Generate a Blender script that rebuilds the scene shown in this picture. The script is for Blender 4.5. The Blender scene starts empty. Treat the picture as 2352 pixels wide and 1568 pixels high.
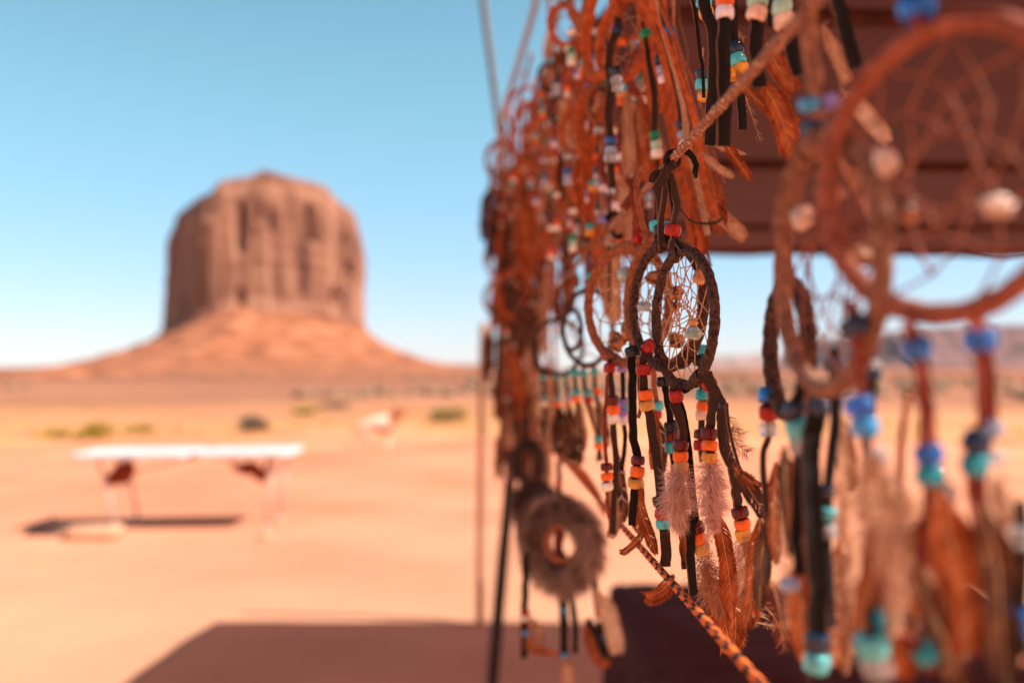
import bpy, math, random
from mathutils import Vector, Matrix, noise
random.seed(7)
S = bpy.context.scene
C = S.collection
PI = math.pi
V = Vector

# ------------------------------------------------------------------ camera, sky, sun, exposure
PW, PH, FPX = 2352.0, 1568.0, 35.0 / 36.0 * 2352.0
HORIZON = 847.0
PITCH = math.atan((HORIZON - PH / 2) / FPX)
CAM = V((0, 0, 1.5))
cd = bpy.data.cameras.new('camera')
cam = bpy.data.objects.new('camera', cd)
C.objects.link(cam)
cam.location = CAM
cam.rotation_euler = (PI / 2 + PITCH, 0, 0)
cd.lens = 35
cd.sensor_width = 36
cd.clip_start = 0.02
cd.clip_end = 60000
cd.dof.use_dof = True
cd.dof.focus_distance = 0.565
cd.dof.aperture_fstop = 4.4
cd.dof.aperture_blades = 0
S.camera = cam

SUN_EL = math.radians(49)
SUN_BACK = math.radians(14)                      # how far the sun stands behind the camera's right hand
sun_to = V((math.cos(SUN_EL) * math.cos(SUN_BACK), -math.cos(SUN_EL) * math.sin(SUN_BACK), math.sin(SUN_EL)))
sl = bpy.data.lights.new('sun', 'SUN')
sl.energy = 5.0
sl.angle = math.radians(0.5)
sl.color = (1.0, 0.95, 0.87)
so = bpy.data.objects.new('sun', sl)
C.objects.link(so)
so.rotation_euler = sun_to.to_track_quat('Z', 'Y').to_euler()

w = bpy.data.worlds.new('World')
S.world = w
w.use_nodes = True
nt = w.node_tree
bg = nt.nodes['Background']
sky = nt.nodes.new('ShaderNodeTexSky')
sky.sky_type = 'NISHITA'
sky.sun_disc = False
sky.sun_elevation = SUN_EL
sky.sun_rotation = math.atan2(sun_to.x, sun_to.y)
sky.air_density = 1.0
sky.dust_density = 0.05
sky.ozone_density = 2.2
tint = nt.nodes.new('ShaderNodeMix')
tint.data_type = 'RGBA'
tint.blend_type = 'MULTIPLY'
tint.inputs[0].default_value = 1.0
# cyan tint ahead; warm tint added behind and overhead, unseen, to redden the shade
wc = nt.nodes.new('ShaderNodeTexCoord')
wd_ = nt.nodes.new('ShaderNodeVectorMath'); wd_.operation = 'DOT_PRODUCT'
wd_.inputs[1].default_value = tuple(V((sun_to.x * 0.6, sun_to.y - 0.7, 0.0)).normalized())
nt.links.new(wc.outputs['Generated'], wd_.inputs[0])
wr = nt.nodes.new('ShaderNodeMapRange'); wr.interpolation_type = 'SMOOTHSTEP'
wr.inputs[1].default_value = -0.62; wr.inputs[2].default_value = 0.9
nt.links.new(wd_.outputs['Value'], wr.inputs[0])
wm = nt.nodes.new('ShaderNodeMix'); wm.data_type = 'RGBA'
wm.inputs[6].default_value = (1.0, 1.06, 0.87, 1)
wm.inputs[7].default_value = (1.9, 0.84, 0.46, 1)
nt.links.new(wr.outputs[0], wm.inputs[0])
nt.links.new(wm.outputs[2], tint.inputs[7])
nt.links.new(sky.outputs[0], tint.inputs[6])
# sky colour tinted low over the horizon: softer, bluer than the model's bright rim
sx = nt.nodes.new('ShaderNodeSeparateXYZ'); nt.links.new(wc.outputs['Generated'], sx.inputs[0])
er = nt.nodes.new('ShaderNodeMapRange'); er.interpolation_type = 'SMOOTHSTEP'
er.inputs[1].default_value = -0.02; er.inputs[2].default_value = 0.30
nt.links.new(sx.outputs['Z'], er.inputs[0])
em = nt.nodes.new('ShaderNodeMix'); em.data_type = 'RGBA'
em.inputs[6].default_value = (0.62, 0.60, 0.98, 1); em.inputs[7].default_value = (0.82, 1, 1, 1)
nt.links.new(er.outputs[0], em.inputs[0])
ez = nt.nodes.new('ShaderNodeMix'); ez.data_type = 'RGBA'; ez.blend_type = 'MULTIPLY'; ez.inputs[0].default_value = 1
nt.links.new(tint.outputs[2], ez.inputs[6]); nt.links.new(em.outputs[2], ez.inputs[7])
nt.links.new(ez.outputs[2], bg.inputs[0])
bg.inputs[1].default_value = 0.095
S.view_settings.view_transform = 'Standard'
S.view_settings.look = 'None'
S.view_settings.exposure = 1.05
S.view_settings.gamma = 1
S.cycles.use_denoising = True
S.cycles.max_bounces = 8
S.cycles.transparent_max_bounces = 12


def P(x, y, d):
    """A point seen at picture position x, y (2352 px wide) at depth d metres."""
    u, v = (x - PW / 2) / FPX, (PH / 2 - y) / FPX
    c, s = math.cos(PITCH), math.sin(PITCH)
    return CAM + V((u * d, d * (c - v * s), d * (s + v * c)))


# ------------------------------------------------------------------ materials
def newmat(name):
    m = bpy.data.materials.new(name)
    m.use_nodes = True
    return m, m.node_tree, m.node_tree.nodes['Principled BSDF']


def pm(name, c1, c2=None, scale=300.0, rough=0.8, bump=0.0, spec=0.2, transl=None, coat=0.0,
       trans=0.0, sss=0.0, stretch=(1, 1, 1), detail=4.0, ramp=(0.35, 0.65), bdist=0.001):
    m, t, b = newmat(name)
    b.inputs['Roughness'].default_value = rough
    b.inputs['Specular IOR Level'].default_value = spec
    b.inputs['Coat Weight'].default_value = coat
    b.inputs['Coat Roughness'].default_value = 0.08
    b.inputs['Transmission Weight'].default_value = trans
    if sss:
        b.inputs['Subsurface Weight'].default_value = sss
        b.inputs['Subsurface Scale'].default_value = 0.004
        b.inputs['Subsurface Radius'].default_value = (1, 0.6, 0.4)
    col = None
    if c2 is not None or bump:
        tc = t.nodes.new('ShaderNodeTexCoord')
        mp = t.nodes.new('ShaderNodeMapping')
        mp.inputs['Scale'].default_value = stretch
        n = t.nodes.new('ShaderNodeTexNoise')
        n.inputs['Scale'].default_value = scale
        n.inputs['Detail'].default_value = detail
        t.links.new(tc.outputs['Object'], mp.inputs[0])
        t.links.new(mp.outputs[0], n.inputs['Vector'])
        if c2 is not None:
            r = t.nodes.new('ShaderNodeValToRGB')
            r.color_ramp.elements[0].position = ramp[0]
            r.color_ramp.elements[1].position = ramp[1]
            r.color_ramp.elements[0].color = (*c1, 1)
            r.color_ramp.elements[1].color = (*c2, 1)
            t.links.new(n.outputs['Fac'], r.inputs[0])
            t.links.new(r.outputs[0], b.inputs['Base Color'])
            col = r.outputs[0]
        if bump:
            bp = t.nodes.new('ShaderNodeBump')
            bp.inputs['Strength'].default_value = bump
            bp.inputs['Distance'].default_value = bdist
            t.links.new(n.outputs['Fac'], bp.inputs['Height'])
            t.links.new(bp.outputs[0], b.inputs['Normal'])
    if c2 is None:
        b.inputs['Base Color'].default_value = (*c1, 1)
    if transl:
        tr = t.nodes.new('ShaderNodeBsdfTranslucent')
        if col is not None:
            t.links.new(col, tr.inputs[0])
        else:
            tr.inputs[0].default_value = (*c1, 1)
        mx = t.nodes.new('ShaderNodeMixShader')
        mx.inputs[0].default_value = transl
        t.links.new(b.outputs[0], mx.inputs[1])
        t.links.new(tr.outputs[0], mx.inputs[2])
        t.links.new(mx.outputs[0], t.nodes['Material Output'].inputs[0])
    return m


M = {}
M['hoop_leather'] = pm('hoop_leather', (0.012, 0.006, 0.005), (0.13, 0.056, 0.037), 480, 0.75, 0.7, bdist=0.0007, ramp=(0.34, 0.72), detail=8)
M['dark_leather'] = pm('dark_leather', (0.020, 0.0095, 0.0075), (0.060, 0.028, 0.020), 1300, 0.8, 0.4, bdist=0.0003, ramp=(0.3, 0.7))
M['leather_edge'] = pm('leather_edge', (0.16, 0.065, 0.038), (0.26, 0.12, 0.075), 900, 0.9)
M['black_leather'] = pm('black_leather', (0.005, 0.0032, 0.0032), (0.013, 0.008, 0.007), 900, 0.8, 0.4, bdist=0.0004)
M['brown_suede'] = pm('brown_suede', (0.20, 0.058, 0.028), (0.36, 0.115, 0.055), 350, 0.9, 0.4, bdist=0.0005)
M['red_suede'] = pm('red_suede', (0.15, 0.026, 0.016), (0.26, 0.055, 0.034), 300, 0.9, 0.4, bdist=0.0005)
M['orange_suede'] = pm('orange_suede', (0.36, 0.072, 0.020), (0.62, 0.145, 0.045), 160, 0.9, 0.4, transl=0.25, bdist=0.0005)
M['tan_suede'] = pm('tan_suede', (0.42, 0.22, 0.13), (0.6, 0.34, 0.21), 320, 0.9, 0.3, transl=0.2, bdist=0.0005)
M['sinew'] = pm('sinew', (0.52, 0.25, 0.12), (0.72, 0.40, 0.22), 600, 0.6, transl=0.2)
M['red_sinew'] = pm('red_sinew', (0.20, 0.055, 0.03), (0.34, 0.11, 0.06), 600, 0.7)
M['rope'] = pm('rope', (0.22, 0.085, 0.05), (0.75, 0.42, 0.27), 520, 0.85, 0.8, ramp=(0.5, 0.72), bdist=0.0008, detail=2)
M['cord_orange'] = pm('cord_orange', (0.70, 0.115, 0.014), (0.88, 0.18, 0.03), 900, 0.8, 0.4, bdist=0.0004)
M['cord_black'] = pm('cord_black', (0.012, 0.010, 0.012), (0.035, 0.028, 0.03), 900, 0.8, 0.4, bdist=0.0004)
M['rust_feather'] = pm('rust_feather', (0.36, 0.078, 0.020), (0.64, 0.17, 0.05), 90, 0.6, transl=0.5)
M['dark_feather'] = pm('dark_feather', (0.06, 0.025, 0.018), (0.25, 0.09, 0.04), 70, 0.6, transl=0.4)
M['tan_feather'] = pm('tan_feather', (0.54, 0.27, 0.155), (0.80, 0.46, 0.28), 70, 0.65, transl=0.5)
M['cream_feather'] = pm('cream_feather', (0.74, 0.48, 0.32), (0.90, 0.66, 0.48), 80, 0.65, transl=0.5)
M['pink_down'] = pm('pink_down', (0.72, 0.46, 0.38), (0.90, 0.66, 0.57), 200, 0.7, transl=0.45)
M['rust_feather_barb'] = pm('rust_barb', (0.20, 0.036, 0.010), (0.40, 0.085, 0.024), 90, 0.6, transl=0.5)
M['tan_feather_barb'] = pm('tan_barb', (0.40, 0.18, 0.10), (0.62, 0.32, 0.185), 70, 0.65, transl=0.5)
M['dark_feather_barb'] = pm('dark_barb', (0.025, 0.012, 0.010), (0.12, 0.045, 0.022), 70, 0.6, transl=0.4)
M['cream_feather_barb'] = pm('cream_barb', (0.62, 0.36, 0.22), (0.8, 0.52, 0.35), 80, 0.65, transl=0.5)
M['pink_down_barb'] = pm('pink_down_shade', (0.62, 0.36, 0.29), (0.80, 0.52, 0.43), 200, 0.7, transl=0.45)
M['quill'] = pm('quill', (0.6, 0.30, 0.13), (0.8, 0.5, 0.28), 100, 0.4, transl=0.3)
M['fur'] = pm('fur', (0.22, 0.125, 0.095), (0.52, 0.34, 0.265), 45, 0.85, transl=0.2)
M['dark_fur'] = pm('dark_fur', (0.05, 0.03, 0.026), (0.2, 0.115, 0.09), 60, 0.85, transl=0.15)
M['brown_stone'] = pm('brown_stone', (0.10, 0.028, 0.016), (0.5, 0.2, 0.09), 240, 0.35, 0.3, ramp=(0.4, 0.6))
M['amber_stone'] = pm('amber_stone', (0.45, 0.17, 0.07), (0.7, 0.34, 0.16), 200, 0.3)
M['blue_stone'] = pm('blue_stone', (0.22, 0.33, 0.33), (0.5, 0.58, 0.56), 300, 0.35, 0.3)
M['pale_stone'] = pm('pale_stone', (0.55, 0.35, 0.28), (0.75, 0.55, 0.45), 200, 0.3)

BEADS = dict(red=(0.32, 0.008, 0.005), dark_red=(0.13, 0.004, 0.004), orange=(0.86, 0.125, 0.006), yellow=(0.74, 0.31, 0.035),
             dull_yellow=(0.54, 0.26, 0.06), navy=(0.004, 0.014, 0.042), blue=(0.008, 0.11, 0.42), turquoise=(0.06, 0.50, 0.58),
             teal=(0.014, 0.32, 0.34), green=(0.012, 0.22, 0.10), seafoam=(0.36, 0.56, 0.44), peach=(0.82, 0.5, 0.38),
             lilac=(0.78, 0.66, 0.74), white=(0.8, 0.7, 0.62), purple=(0.25, 0.19, 0.48), silver=(0.35, 0.42, 0.62),
             black=(0.012, 0.012, 0.018), glass_blue=(0.01, 0.24, 0.78), glass_teal=(0.01, 0.58, 0.72), glass_turquoise=(0.18, 0.75, 0.85), clear=(0.86, 0.86, 0.92), sky=(0.05, 0.36, 0.72))
BM = {}
for k, c in BEADS.items():
    glassy = {'clear': 0.75, 'blue': 0.35, 'dark_red': 0.2, 'silver': 0.3, 'sky': 0.35, 'glass_blue': 0.7, 'glass_teal': 0.65, 'glass_turquoise': 0.55}.get(k, 0.0)
    c2 = tuple(min(0.95, v * 1.25 + 0.01) for v in c)
    BM[k] = pm('bead_' + k, tuple(v * 0.85 for v in c), c2, 260, 0.10, 0, 0.5 if k in ('blue', 'navy', 'teal', 'turquoise', 'clear', 'sky', 'silver', 'glass_blue', 'glass_teal', 'glass_turquoise') else 0.26, trans=glassy, sss=0.0 if glassy or k in ('navy', 'black', 'red', 'blue') else 0.12)


# ------------------------------------------------------------------ mesh helpers
def catmull(pts, n):
    """n+1 samples along a smooth curve through pts (Vectors)."""
    if len(pts) == 2:
        return [pts[0].lerp(pts[1], i / n) for i in range(n + 1)]
    q = [pts[0] * 2 - pts[1]] + list(pts) + [pts[-1] * 2 - pts[-2]]
    m = len(pts) - 1
    out = []
    for i in range(n + 1):
        f = i / n * m
        k = min(int(f), m - 1)
        t = f - k
        a, b, c, d = q[k:k + 4]
        out.append(0.5 * (2 * b + (c - a) * t + (2 * a - 5 * b + 4 * c - d) * t * t + (3 * b - a - 3 * c + d) * t ** 3))
    return out


def perp(t, hint=None):
    h = hint if hint is not None else V((0.3, -1, 0.2))
    n = h - t * h.dot(t)
    if n.length < 1e-6:
        h = V((1, 0.2, 0.1))
        n = h - t * h.dot(t)
    return n.normalized()


class MB:
    def __init__(s):
        s.v, s.f, s.mi = [], [], []

    def add(s, vs, fs, mi=0):
        o = len(s.v)
        s.v += [tuple(a) for a in vs]
        s.f += [tuple(i + o for i in f) for f in fs]
        s.mi += [mi] * len(fs)

    def rings(s, rings, closed=False, cap=True, mi=0, mif=None):
        n, m = len(rings[0]), len(rings)
        o = len(s.v)
        for r in rings:
            s.v += [tuple(a) for a in r]
        for i in range(m if closed else m - 1):
            k = (i + 1) % m
            for j in range(n):
                j2 = (j + 1) % n
                s.f.append((o + i * n + j, o + i * n + j2, o + k * n + j2, o + k * n + j))
                s.mi.append(mif(i, j) if mif else mi)
        if cap and not closed:
            s.f.append(tuple(o + j for j in reversed(range(n))))
            s.f.append(tuple(o + (m - 1) * n + j for j in range(n)))
            s.mi += [mi, mi]

    def tube(s, pts, r, n=8, closed=False, hint=None, mif=None, rfun=None):
        m = len(pts)
        rr = []
        prev = hint
        for i, p in enumerate(pts):
            if closed:
                t = pts[(i + 1) % m] - pts[i - 1]
            else:
                t = pts[min(i + 1, m - 1)] - pts[max(i - 1, 0)]
            t = t.normalized() if t.length > 1e-12 else V((0, 0, 1))
            a = perp(t, prev)
            prev = a
            b = t.cross(a)
            ri = r[i] if isinstance(r, (list, tuple)) else r
            ring = []
            for j in range(n):
                th = 2 * PI * j / n
                q = ri * (rfun(i, j, p) if rfun else 1)
                ring.append(p + a * (math.cos(th) * q) + b * (math.sin(th) * q))
            rr.append(ring)
        s.rings(rr, closed, mif=mif)

    def seg(s, a, b, r, n=5):
        s.tube([a, b], r, n)

    def ribbon(s, pts, wd, th=0.0011, hint=V((0, -1, 0)), twist=None, cup=0.15, mi=0):
        m = len(pts)
        rr = []
        for i, p in enumerate(pts):
            t = (pts[min(i + 1, m - 1)] - pts[max(i - 1, 0)]).normalized()
            nn = perp(t, hint)
            b = t.cross(nn)
            if twist:
                a = twist(i / (m - 1))
                b, nn = b * math.cos(a) + nn * math.sin(a), nn * math.cos(a) - b * math.sin(a)
            wi = (wd[i] if isinstance(wd, (list, tuple)) else wd) / 2
            h = th / 2
            c = nn * (cup * wi)
            rr.append([p - b * wi + nn * h, p + nn * h + c, p + b * wi + nn * h, p + b * wi - nn * h, p - nn * h + c, p - b * wi - nn * h])
        s.rings(rr, mif=lambda i, j: 1 if j in (2, 5) else 0)

    def box(s, c, sx, sy, sz, rot=None, mi=0):
        vs = [V((x * sx / 2, y * sy / 2, z * sz / 2)) for x in (-1, 1) for y in (-1, 1) for z in (-1, 1)]
        if rot:
            vs = [rot @ v for v in vs]
        s.add([c + v for v in vs], [(0, 1, 3, 2), (4, 6, 7, 5), (0, 4, 5, 1), (2, 3, 7, 6), (0, 2, 6, 4), (1, 5, 7, 3)], mi)

    def blob(s, c, r, seed=0, amp=0.25, nu=10, nv=7, sq=(1, 1, 1), freq=1.3):
        rr = []
        for i in range(nv + 1):
            ph = PI * (0.02 + 0.96 * i / nv)
            ring = []
            for j in range(nu):
                th = 2 * PI * j / nu
                d = V((math.sin(ph) * math.cos(th), math.sin(ph) * math.sin(th), math.cos(ph)))
                k = 1 + amp * noise.noise(d * freq + V((seed * 7.13, seed * 3.7, 1.1)))
                ring.append(c + V((d.x * sq[0], d.y * sq[1], d.z * sq[2])) * (r * k))
            rr.append(ring)
        s.rings(rr)

    def hair(s, a, d, l, wd, bend, n=3, wv=None, mi=0):
        """One thin tapering barb from a, along d, bending by the vector bend."""
        wv = wv if wv is not None else perp(d.normalized(), V((random.uniform(-1, 1), random.uniform(-1, 1), random.uniform(-1, 1))))
        vs = []
        for i in range(n):
            t = i / n
            p = a + d * (l * t) + bend * (l * t * t)
            q = wv * (wd * 0.5 * (1 - 0.75 * t))
            vs += [p - q, p + q]
        vs.append(a + d * l + bend * l)
        fs = [(2 * i, 2 * i + 1, 2 * i + 3, 2 * i + 2) for i in range(n - 1)] + [(2 * n - 2, 2 * n - 1, 2 * n)]
        s.add(vs, fs, mi)

    def build(s, name, mats, parent=None, origin=V((0, 0, 0)), smooth=True):
        me = bpy.data.meshes.new(name)
        me.from_pydata([(a[0] - origin.x, a[1] - origin.y, a[2] - origin.z) for a in s.v], [], s.f)
        for m in (mats if isinstance(mats, (list, tuple)) else [mats]):
            me.materials.append(m)
        if any(s.mi):
            me.polygons.foreach_set('material_index', s.mi)
        me.polygons.foreach_set('use_smooth', [smooth] * len(s.f))
        me.update()
        o = bpy.data.objects.new(name, me)
        C.objects.link(o)
        if parent:
            o.parent = parent
        return o


def thing(name, label, cat, loc, group=None):
    o = bpy.data.objects.new(name, None)
    o.empty_display_size = 0.02
    C.objects.link(o)
    o.location = loc
    tag(o, label, cat, group)
    return o


def tag(o, label=None, cat=None, group=None, kind=None):
    if label: o['label'] = label
    if cat: o['category'] = cat
    if group: o['group'] = group
    if kind: o['kind'] = kind
    return o


def copy_tree(o, parent=None):
    c = o.copy()
    C.objects.link(c)
    if parent:
        c.parent = parent
    for ch in o.children:
        copy_tree(ch, c)
    return c


# ------------------------------------------------------------------ ground, butte, far mesas
def smooth(a, b, x):
    t = max(0, min(1, (x - a) / (b - a)))
    return t * t * (3 - 2 * t)


def ground_z(x, y):
    r = math.hypot(x, y)
    az = math.degrees(math.atan2(x, y))
    z = 0.035 * noise.noise(V((x * 0.35, y * 0.35, 0))) * smooth(5, 10, r)
    z += 0.35 * noise.noise(V((x * 0.03, y * 0.03, 3))) * smooth(25, 90, r)
    z += 1.3 * (noise.noise(V((x * 0.012, y * 0.012, 5))) - 0.3) * smooth(60, 200, r)
    z += 3.0 * noise.noise(V((x * 0.004, y * 0.004, 9))) * smooth(200, 700, r)
    left = smooth(-17, -25, az) if az < 0 and az > -150 else 0
    z -= left * 0.0095 * max(0, r - 170)
    z -= (1 - left) * 0.0003 * max(0, r - 900)
    return z


mb = MB()
NA = 240
rad = [0.0]
r = 0.25
while r < 32000:
    rad.append(r)
    r *= 1.1
for r in rad:
    for j in range(NA):
        a = 2 * PI * j / NA
        x, y = r * math.sin(a), r * math.cos(a)
        mb.v.append((x, y, ground_z(x, y)))
for i in range(len(rad) - 1):
    for j in range(NA):
        k = (j + 1) % NA
        mb.f.append((i * NA + j, i * NA + k, (i + 1) * NA + k, (i + 1) * NA + j))
        mb.mi.append(0)

m, t, b = newmat('desert_sand')
b.inputs['Roughness'].default_value = 0.95
b.inputs['Specular IOR Level'].default_value = 0.1
geo = t.nodes.new('ShaderNodeNewGeometry')
ln = t.nodes.new('ShaderNodeVectorMath'); ln.operation = 'LENGTH'
t.links.new(geo.outputs['Position'], ln.inputs[0])
n1 = t.nodes.new('ShaderNodeTexNoise'); n1.inputs['Scale'].default_value = 0.42; n1.inputs['Detail'].default_value = 6
n2 = t.nodes.new('ShaderNodeTexNoise'); n2.inputs['Scale'].default_value = 0.035; n2.inputs['Detail'].default_value = 7
n3 = t.nodes.new('ShaderNodeTexNoise'); n3.inputs['Scale'].default_value = 14; n3.inputs['Detail'].default_value = 5
for n in (n1, n2, n3):
    t.links.new(geo.outputs['Position'], n.inputs['Vector'])
# distance (log10 of metres) jittered by noise -> which soil
lg = t.nodes.new('ShaderNodeMath'); lg.operation = 'LOGARITHM'; lg.inputs[1].default_value = 10
t.links.new(ln.outputs['Value'], lg.inputs[0])
ma = t.nodes.new('ShaderNodeMath'); ma.operation = 'MULTIPLY_ADD'; ma.inputs[1].default_value = 0.22
t.links.new(n1.outputs['Fac'], ma.inputs[0]); t.links.new(lg.outputs[0], ma.inputs[2])
mr = t.nodes.new('ShaderNodeMapRange'); mr.inputs[1].default_value = 0.0; mr.inputs[2].default_value = 4.0
t.links.new(ma.outputs[0], mr.inputs[0])
cr = t.nodes.new('ShaderNodeValToRGB')
e = cr.color_ramp.elements
def soil(d): return (math.log10(d) + 0.11) / 4
SO = [(6, (0.62, 0.305, 0.182)), (19, (0.66, 0.25, 0.14)), (26, (0.62, 0.285, 0.145)), (36, (0.46, 0.205, 0.105)), (55, (0.34, 0.15, 0.088)),
      (130, (0.28, 0.115, 0.068)), (300, (0.32, 0.118, 0.060)), (2500, (0.32, 0.12, 0.062)), (9000, (0.32, 0.17, 0.13))]
e[0].position = soil(SO[0][0]); e[0].color = (*SO[0][1], 1)
e[1].position = soil(SO[-1][0]); e[1].color = (*SO[-1][1], 1)
for d, c in SO[1:-1]:
    q = e.new(soil(d)); q.color = (*c, 1)
t.links.new(mr.outputs[0], cr.inputs[0])
r2 = t.nodes.new('ShaderNodeValToRGB')
r2.color_ramp.elements[0].position = 0.3; r2.color_ramp.elements[0].color = (0.74, 0.63, 0.56, 1)
r2.color_ramp.elements[1].position = 0.68; r2.color_ramp.elements[1].color = (1.12, 1.12, 1.15, 1)
t.links.new(n1.outputs['Fac'], r2.inputs[0])
r3 = t.nodes.new('ShaderNodeValToRGB')
r3.color_ramp.elements[0].position = 0.38; r3.color_ramp.elements[0].color = (0.78, 0.72, 0.70, 1)
r3.color_ramp.elements[1].position = 0.6; r3.color_ramp.elements[1].color = (1.08, 1.05, 1.0, 1)
t.links.new(n2.outputs['Fac'], r3.inputs[0])
mx1 = t.nodes.new('ShaderNodeMix'); mx1.data_type = 'RGBA'; mx1.blend_type = 'MULTIPLY'; mx1.inputs[0].default_value = 0.8
t.links.new(cr.outputs[0], mx1.inputs[6]); t.links.new(r2.outputs[0], mx1.inputs[7])
mx2 = t.nodes.new('ShaderNodeMix'); mx2.data_type = 'RGBA'; mx2.blend_type = 'MULTIPLY'; mx2.inputs[0].default_value = 1
t.links.new(mx1.outputs[2], mx2.inputs[6]); t.links.new(r3.outputs[0], mx2.inputs[7])
t.links.new(mx2.outputs[2], b.inputs['Base Color'])
bp = t.nodes.new('ShaderNodeBump'); bp.inputs['Strength'].default_value = 0.5; bp.inputs['Distance'].default_value = 0.02
t.links.new(n3.outputs['Fac'], bp.inputs['Height']); t.links.new(bp.outputs[0], b.inputs['Normal'])
tag(mb.build('ground', m), kind='structure')

# --- the butte
BD = 1500.0
def bx(px): return (px - PW / 2) / FPX * BD
def bz(py): return 1.5 + (HORIZON - py) / FPX * BD
def lerp_prof(prof, x):
    if x <= prof[0][0]: return prof[0][1]
    for (x0, y0), (x1, y1) in zip(prof, prof[1:]):
        if x <= x1:
            return y0 + (y1 - y0) * (x - x0) / (x1 - x0)
    return prof[-1][1]
TOP = [(a, b) for a, b in ((375, 520), (388, 508), (404, 492), (450, 455), (490, 437), (499, 417), (520, 410), (565, 406), (605, 388),
                                   (650, 402), (700, 414), (742, 424), (758, 440), (775, 462), (806, 482), (826, 512), (840, 560))]
BASE = [(a, b) for a, b in ((370, 760), (400, 745), (490, 712), (560, 702), (700, 702), (800, 722), (850, 745))]
BC = V((bx(610) - 32, BD + 105, 0))
def prof_z(prof, x, y):
    return 1.5 + (HORIZON - lerp_prof(prof, PW / 2 + x / y * FPX)) / FPX * y
# plan of the cliff (relative to the centre): left face turned away from the sun, long front face
PLAN = [(-150, 30), (-151, 4), (-108, -54), (-62, -116), (-44, -122), (28, -90), (88, -54), (130, -16), (149, 28), (146, 60), (120, 90), (40, 120), (-50, 115), (-118, 80)]
def plan_pt(u):
    k = u * len(PLAN)
    i = int(k) % len(PLAN)
    f = k - int(k)
    a, b = V(PLAN[i]), V(PLAN[(i + 1) % len(PLAN)])
    return a.lerp(b, f) * 1.05
mb = MB()
NU, NV = 520, 70
# (picture column, foot, top, half width m, depth m, lean) of the big cracks and alcoves
CRACKS = [(545, 0.42, 0.86, 6, 16, 0), (545, 0.0, 0.22, 6, 14, 0), (622, 0.55, 0.80, 4, 9, -10), (724, 0.50, 0.86, 6, 20, -26), (806, 0.28, 0.55, 6, 14, 0), (795, 0.60, 0.80, 4, 9, -8),
          (770, 0.05, 0.30, 5, 9, 0), (650, 0.0, 0.14, 12, 6, 0), (590, 0.62, 0.84, 3, 8, 0), (690, 0.10, 0.40, 4, 6, 6), (480, 0.78, 0.92, 14, 8, 0)]
def cliff(u, v):
    p = plan_pt(u)
    d = p.normalized()
    ang = u * 2 * PI
    c3 = V((math.cos(ang) * 3, math.sin(ang) * 3, 0))
    f = 0
    # uneven buttresses, slanting cracks and bedding
    wp = V((0, 0, v * 1.2)) + V((noise.noise(c3 + V((0, 0, v * 2))), noise.noise(c3 + V((7, 0, v * 2))), 0)) * 0.5
    f += 8 * noise.noise(c3 * 0.9 + wp)
    f += 5 * noise.noise(c3 * 2.3 + wp * 1.5 + V((5, 1, 0))) * (0.5 + noise.noise(c3 * 0.8 + V((1, 1, 3 + v))))
    f += 1.2 * (abs(noise.noise(c3 * 6 + V((2, 8, v * 2.6)))) * 2 - 0.6)
    f += 2.0 * noise.noise(c3 * 24 + V((3, 3, v * 7)))
    f += 1.6 * noise.noise(V((v * 17, 1, ang * 0.6)))               # bedding
    q0 = p + d * f
    if q0.y < 40:
        xw, zw = q0.x + BC.x, v
        for (cx_, v0, v1, wd_, dp_, sl_) in CRACKS:
            e_ = smooth(v0, v0 + 0.08, v) * (1 - smooth(v1 - 0.12, v1, v))
            f -= 1.5 * dp_ * e_ * math.exp(-((xw - bx(cx_) * (q0.y + BC.y) / BD - sl_ * (v - v0)) / wd_) ** 2)
    f -= 9 * smooth(0.80, 1.0, v) + 5 * smooth(0.90, 0.93, v)       # the cap steps back
    f += 7 * (1 - smooth(0, 0.12, v))
    q = p + d * f
    x, y = q.x + BC.x, q.y + BC.y
    zb, zt = prof_z(BASE, x, y) - 12, prof_z(TOP, x, y)
    return V((x, y, zb + (zt - zb) * v))
rings = [[cliff(j / NU, i / NV) for j in range(NU)] for i in range(NV + 1)]
for k in range(1, 13):                                                # summit
    s = 1 - (k / 13) ** 1.2
    ring = []
    for j in range(NU):
        q = rings[NV][j]
        x, y = BC.x + (q.x - BC.x) * s, BC.y + (q.y - BC.y) * s
        ring.append(V((x, y, prof_z(TOP, x, y) + 1.5 * noise.noise(V((x * 0.05, y * 0.05, 0))))))
    rings.append(ring)
mb.rings(rings)

def rockmat(name, c1, c2, c3, sc, stretch, bump):
    m, t, b = newmat(name)
    b.inputs['Roughness'].default_value = 0.95
    b.inputs['Specular IOR Level'].default_value = 0.1
    tc = t.nodes.new('ShaderNodeTexCoord'); mp = t.nodes.new('ShaderNodeMapping'); mp.inputs['Scale'].default_value = stretch
    n = t.nodes.new('ShaderNodeTexNoise'); n.inputs['Scale'].default_value = sc; n.inputs['Detail'].default_value = 8
    t.links.new(tc.outputs['Object'], mp.inputs[0]); t.links.new(mp.outputs[0], n.inputs['Vector'])
    r = t.nodes.new('ShaderNodeValToRGB')
    r.color_ramp.elements[0].position = 0.3; r.color_ramp.elements[0].color = (*c1, 1)
    r.color_ramp.elements[1].position = 0.7; r.color_ramp.elements[1].color = (*c3, 1)
    q = r.color_ramp.elements.new(0.5); q.color = (*c2, 1)
    t.links.new(n.outputs['Fac'], r.inputs[0]); t.links.new(r.outputs[0], b.inputs['Base Color'])
    bp = t.nodes.new('ShaderNodeBump'); bp.inputs['Strength'].default_value = 0.8; bp.inputs['Distance'].default_value = bump
    t.links.new(n.outputs['Fac'], bp.inputs['Height']); t.links.new(bp.outputs[0], b.inputs['Normal'])
    return m
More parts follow.
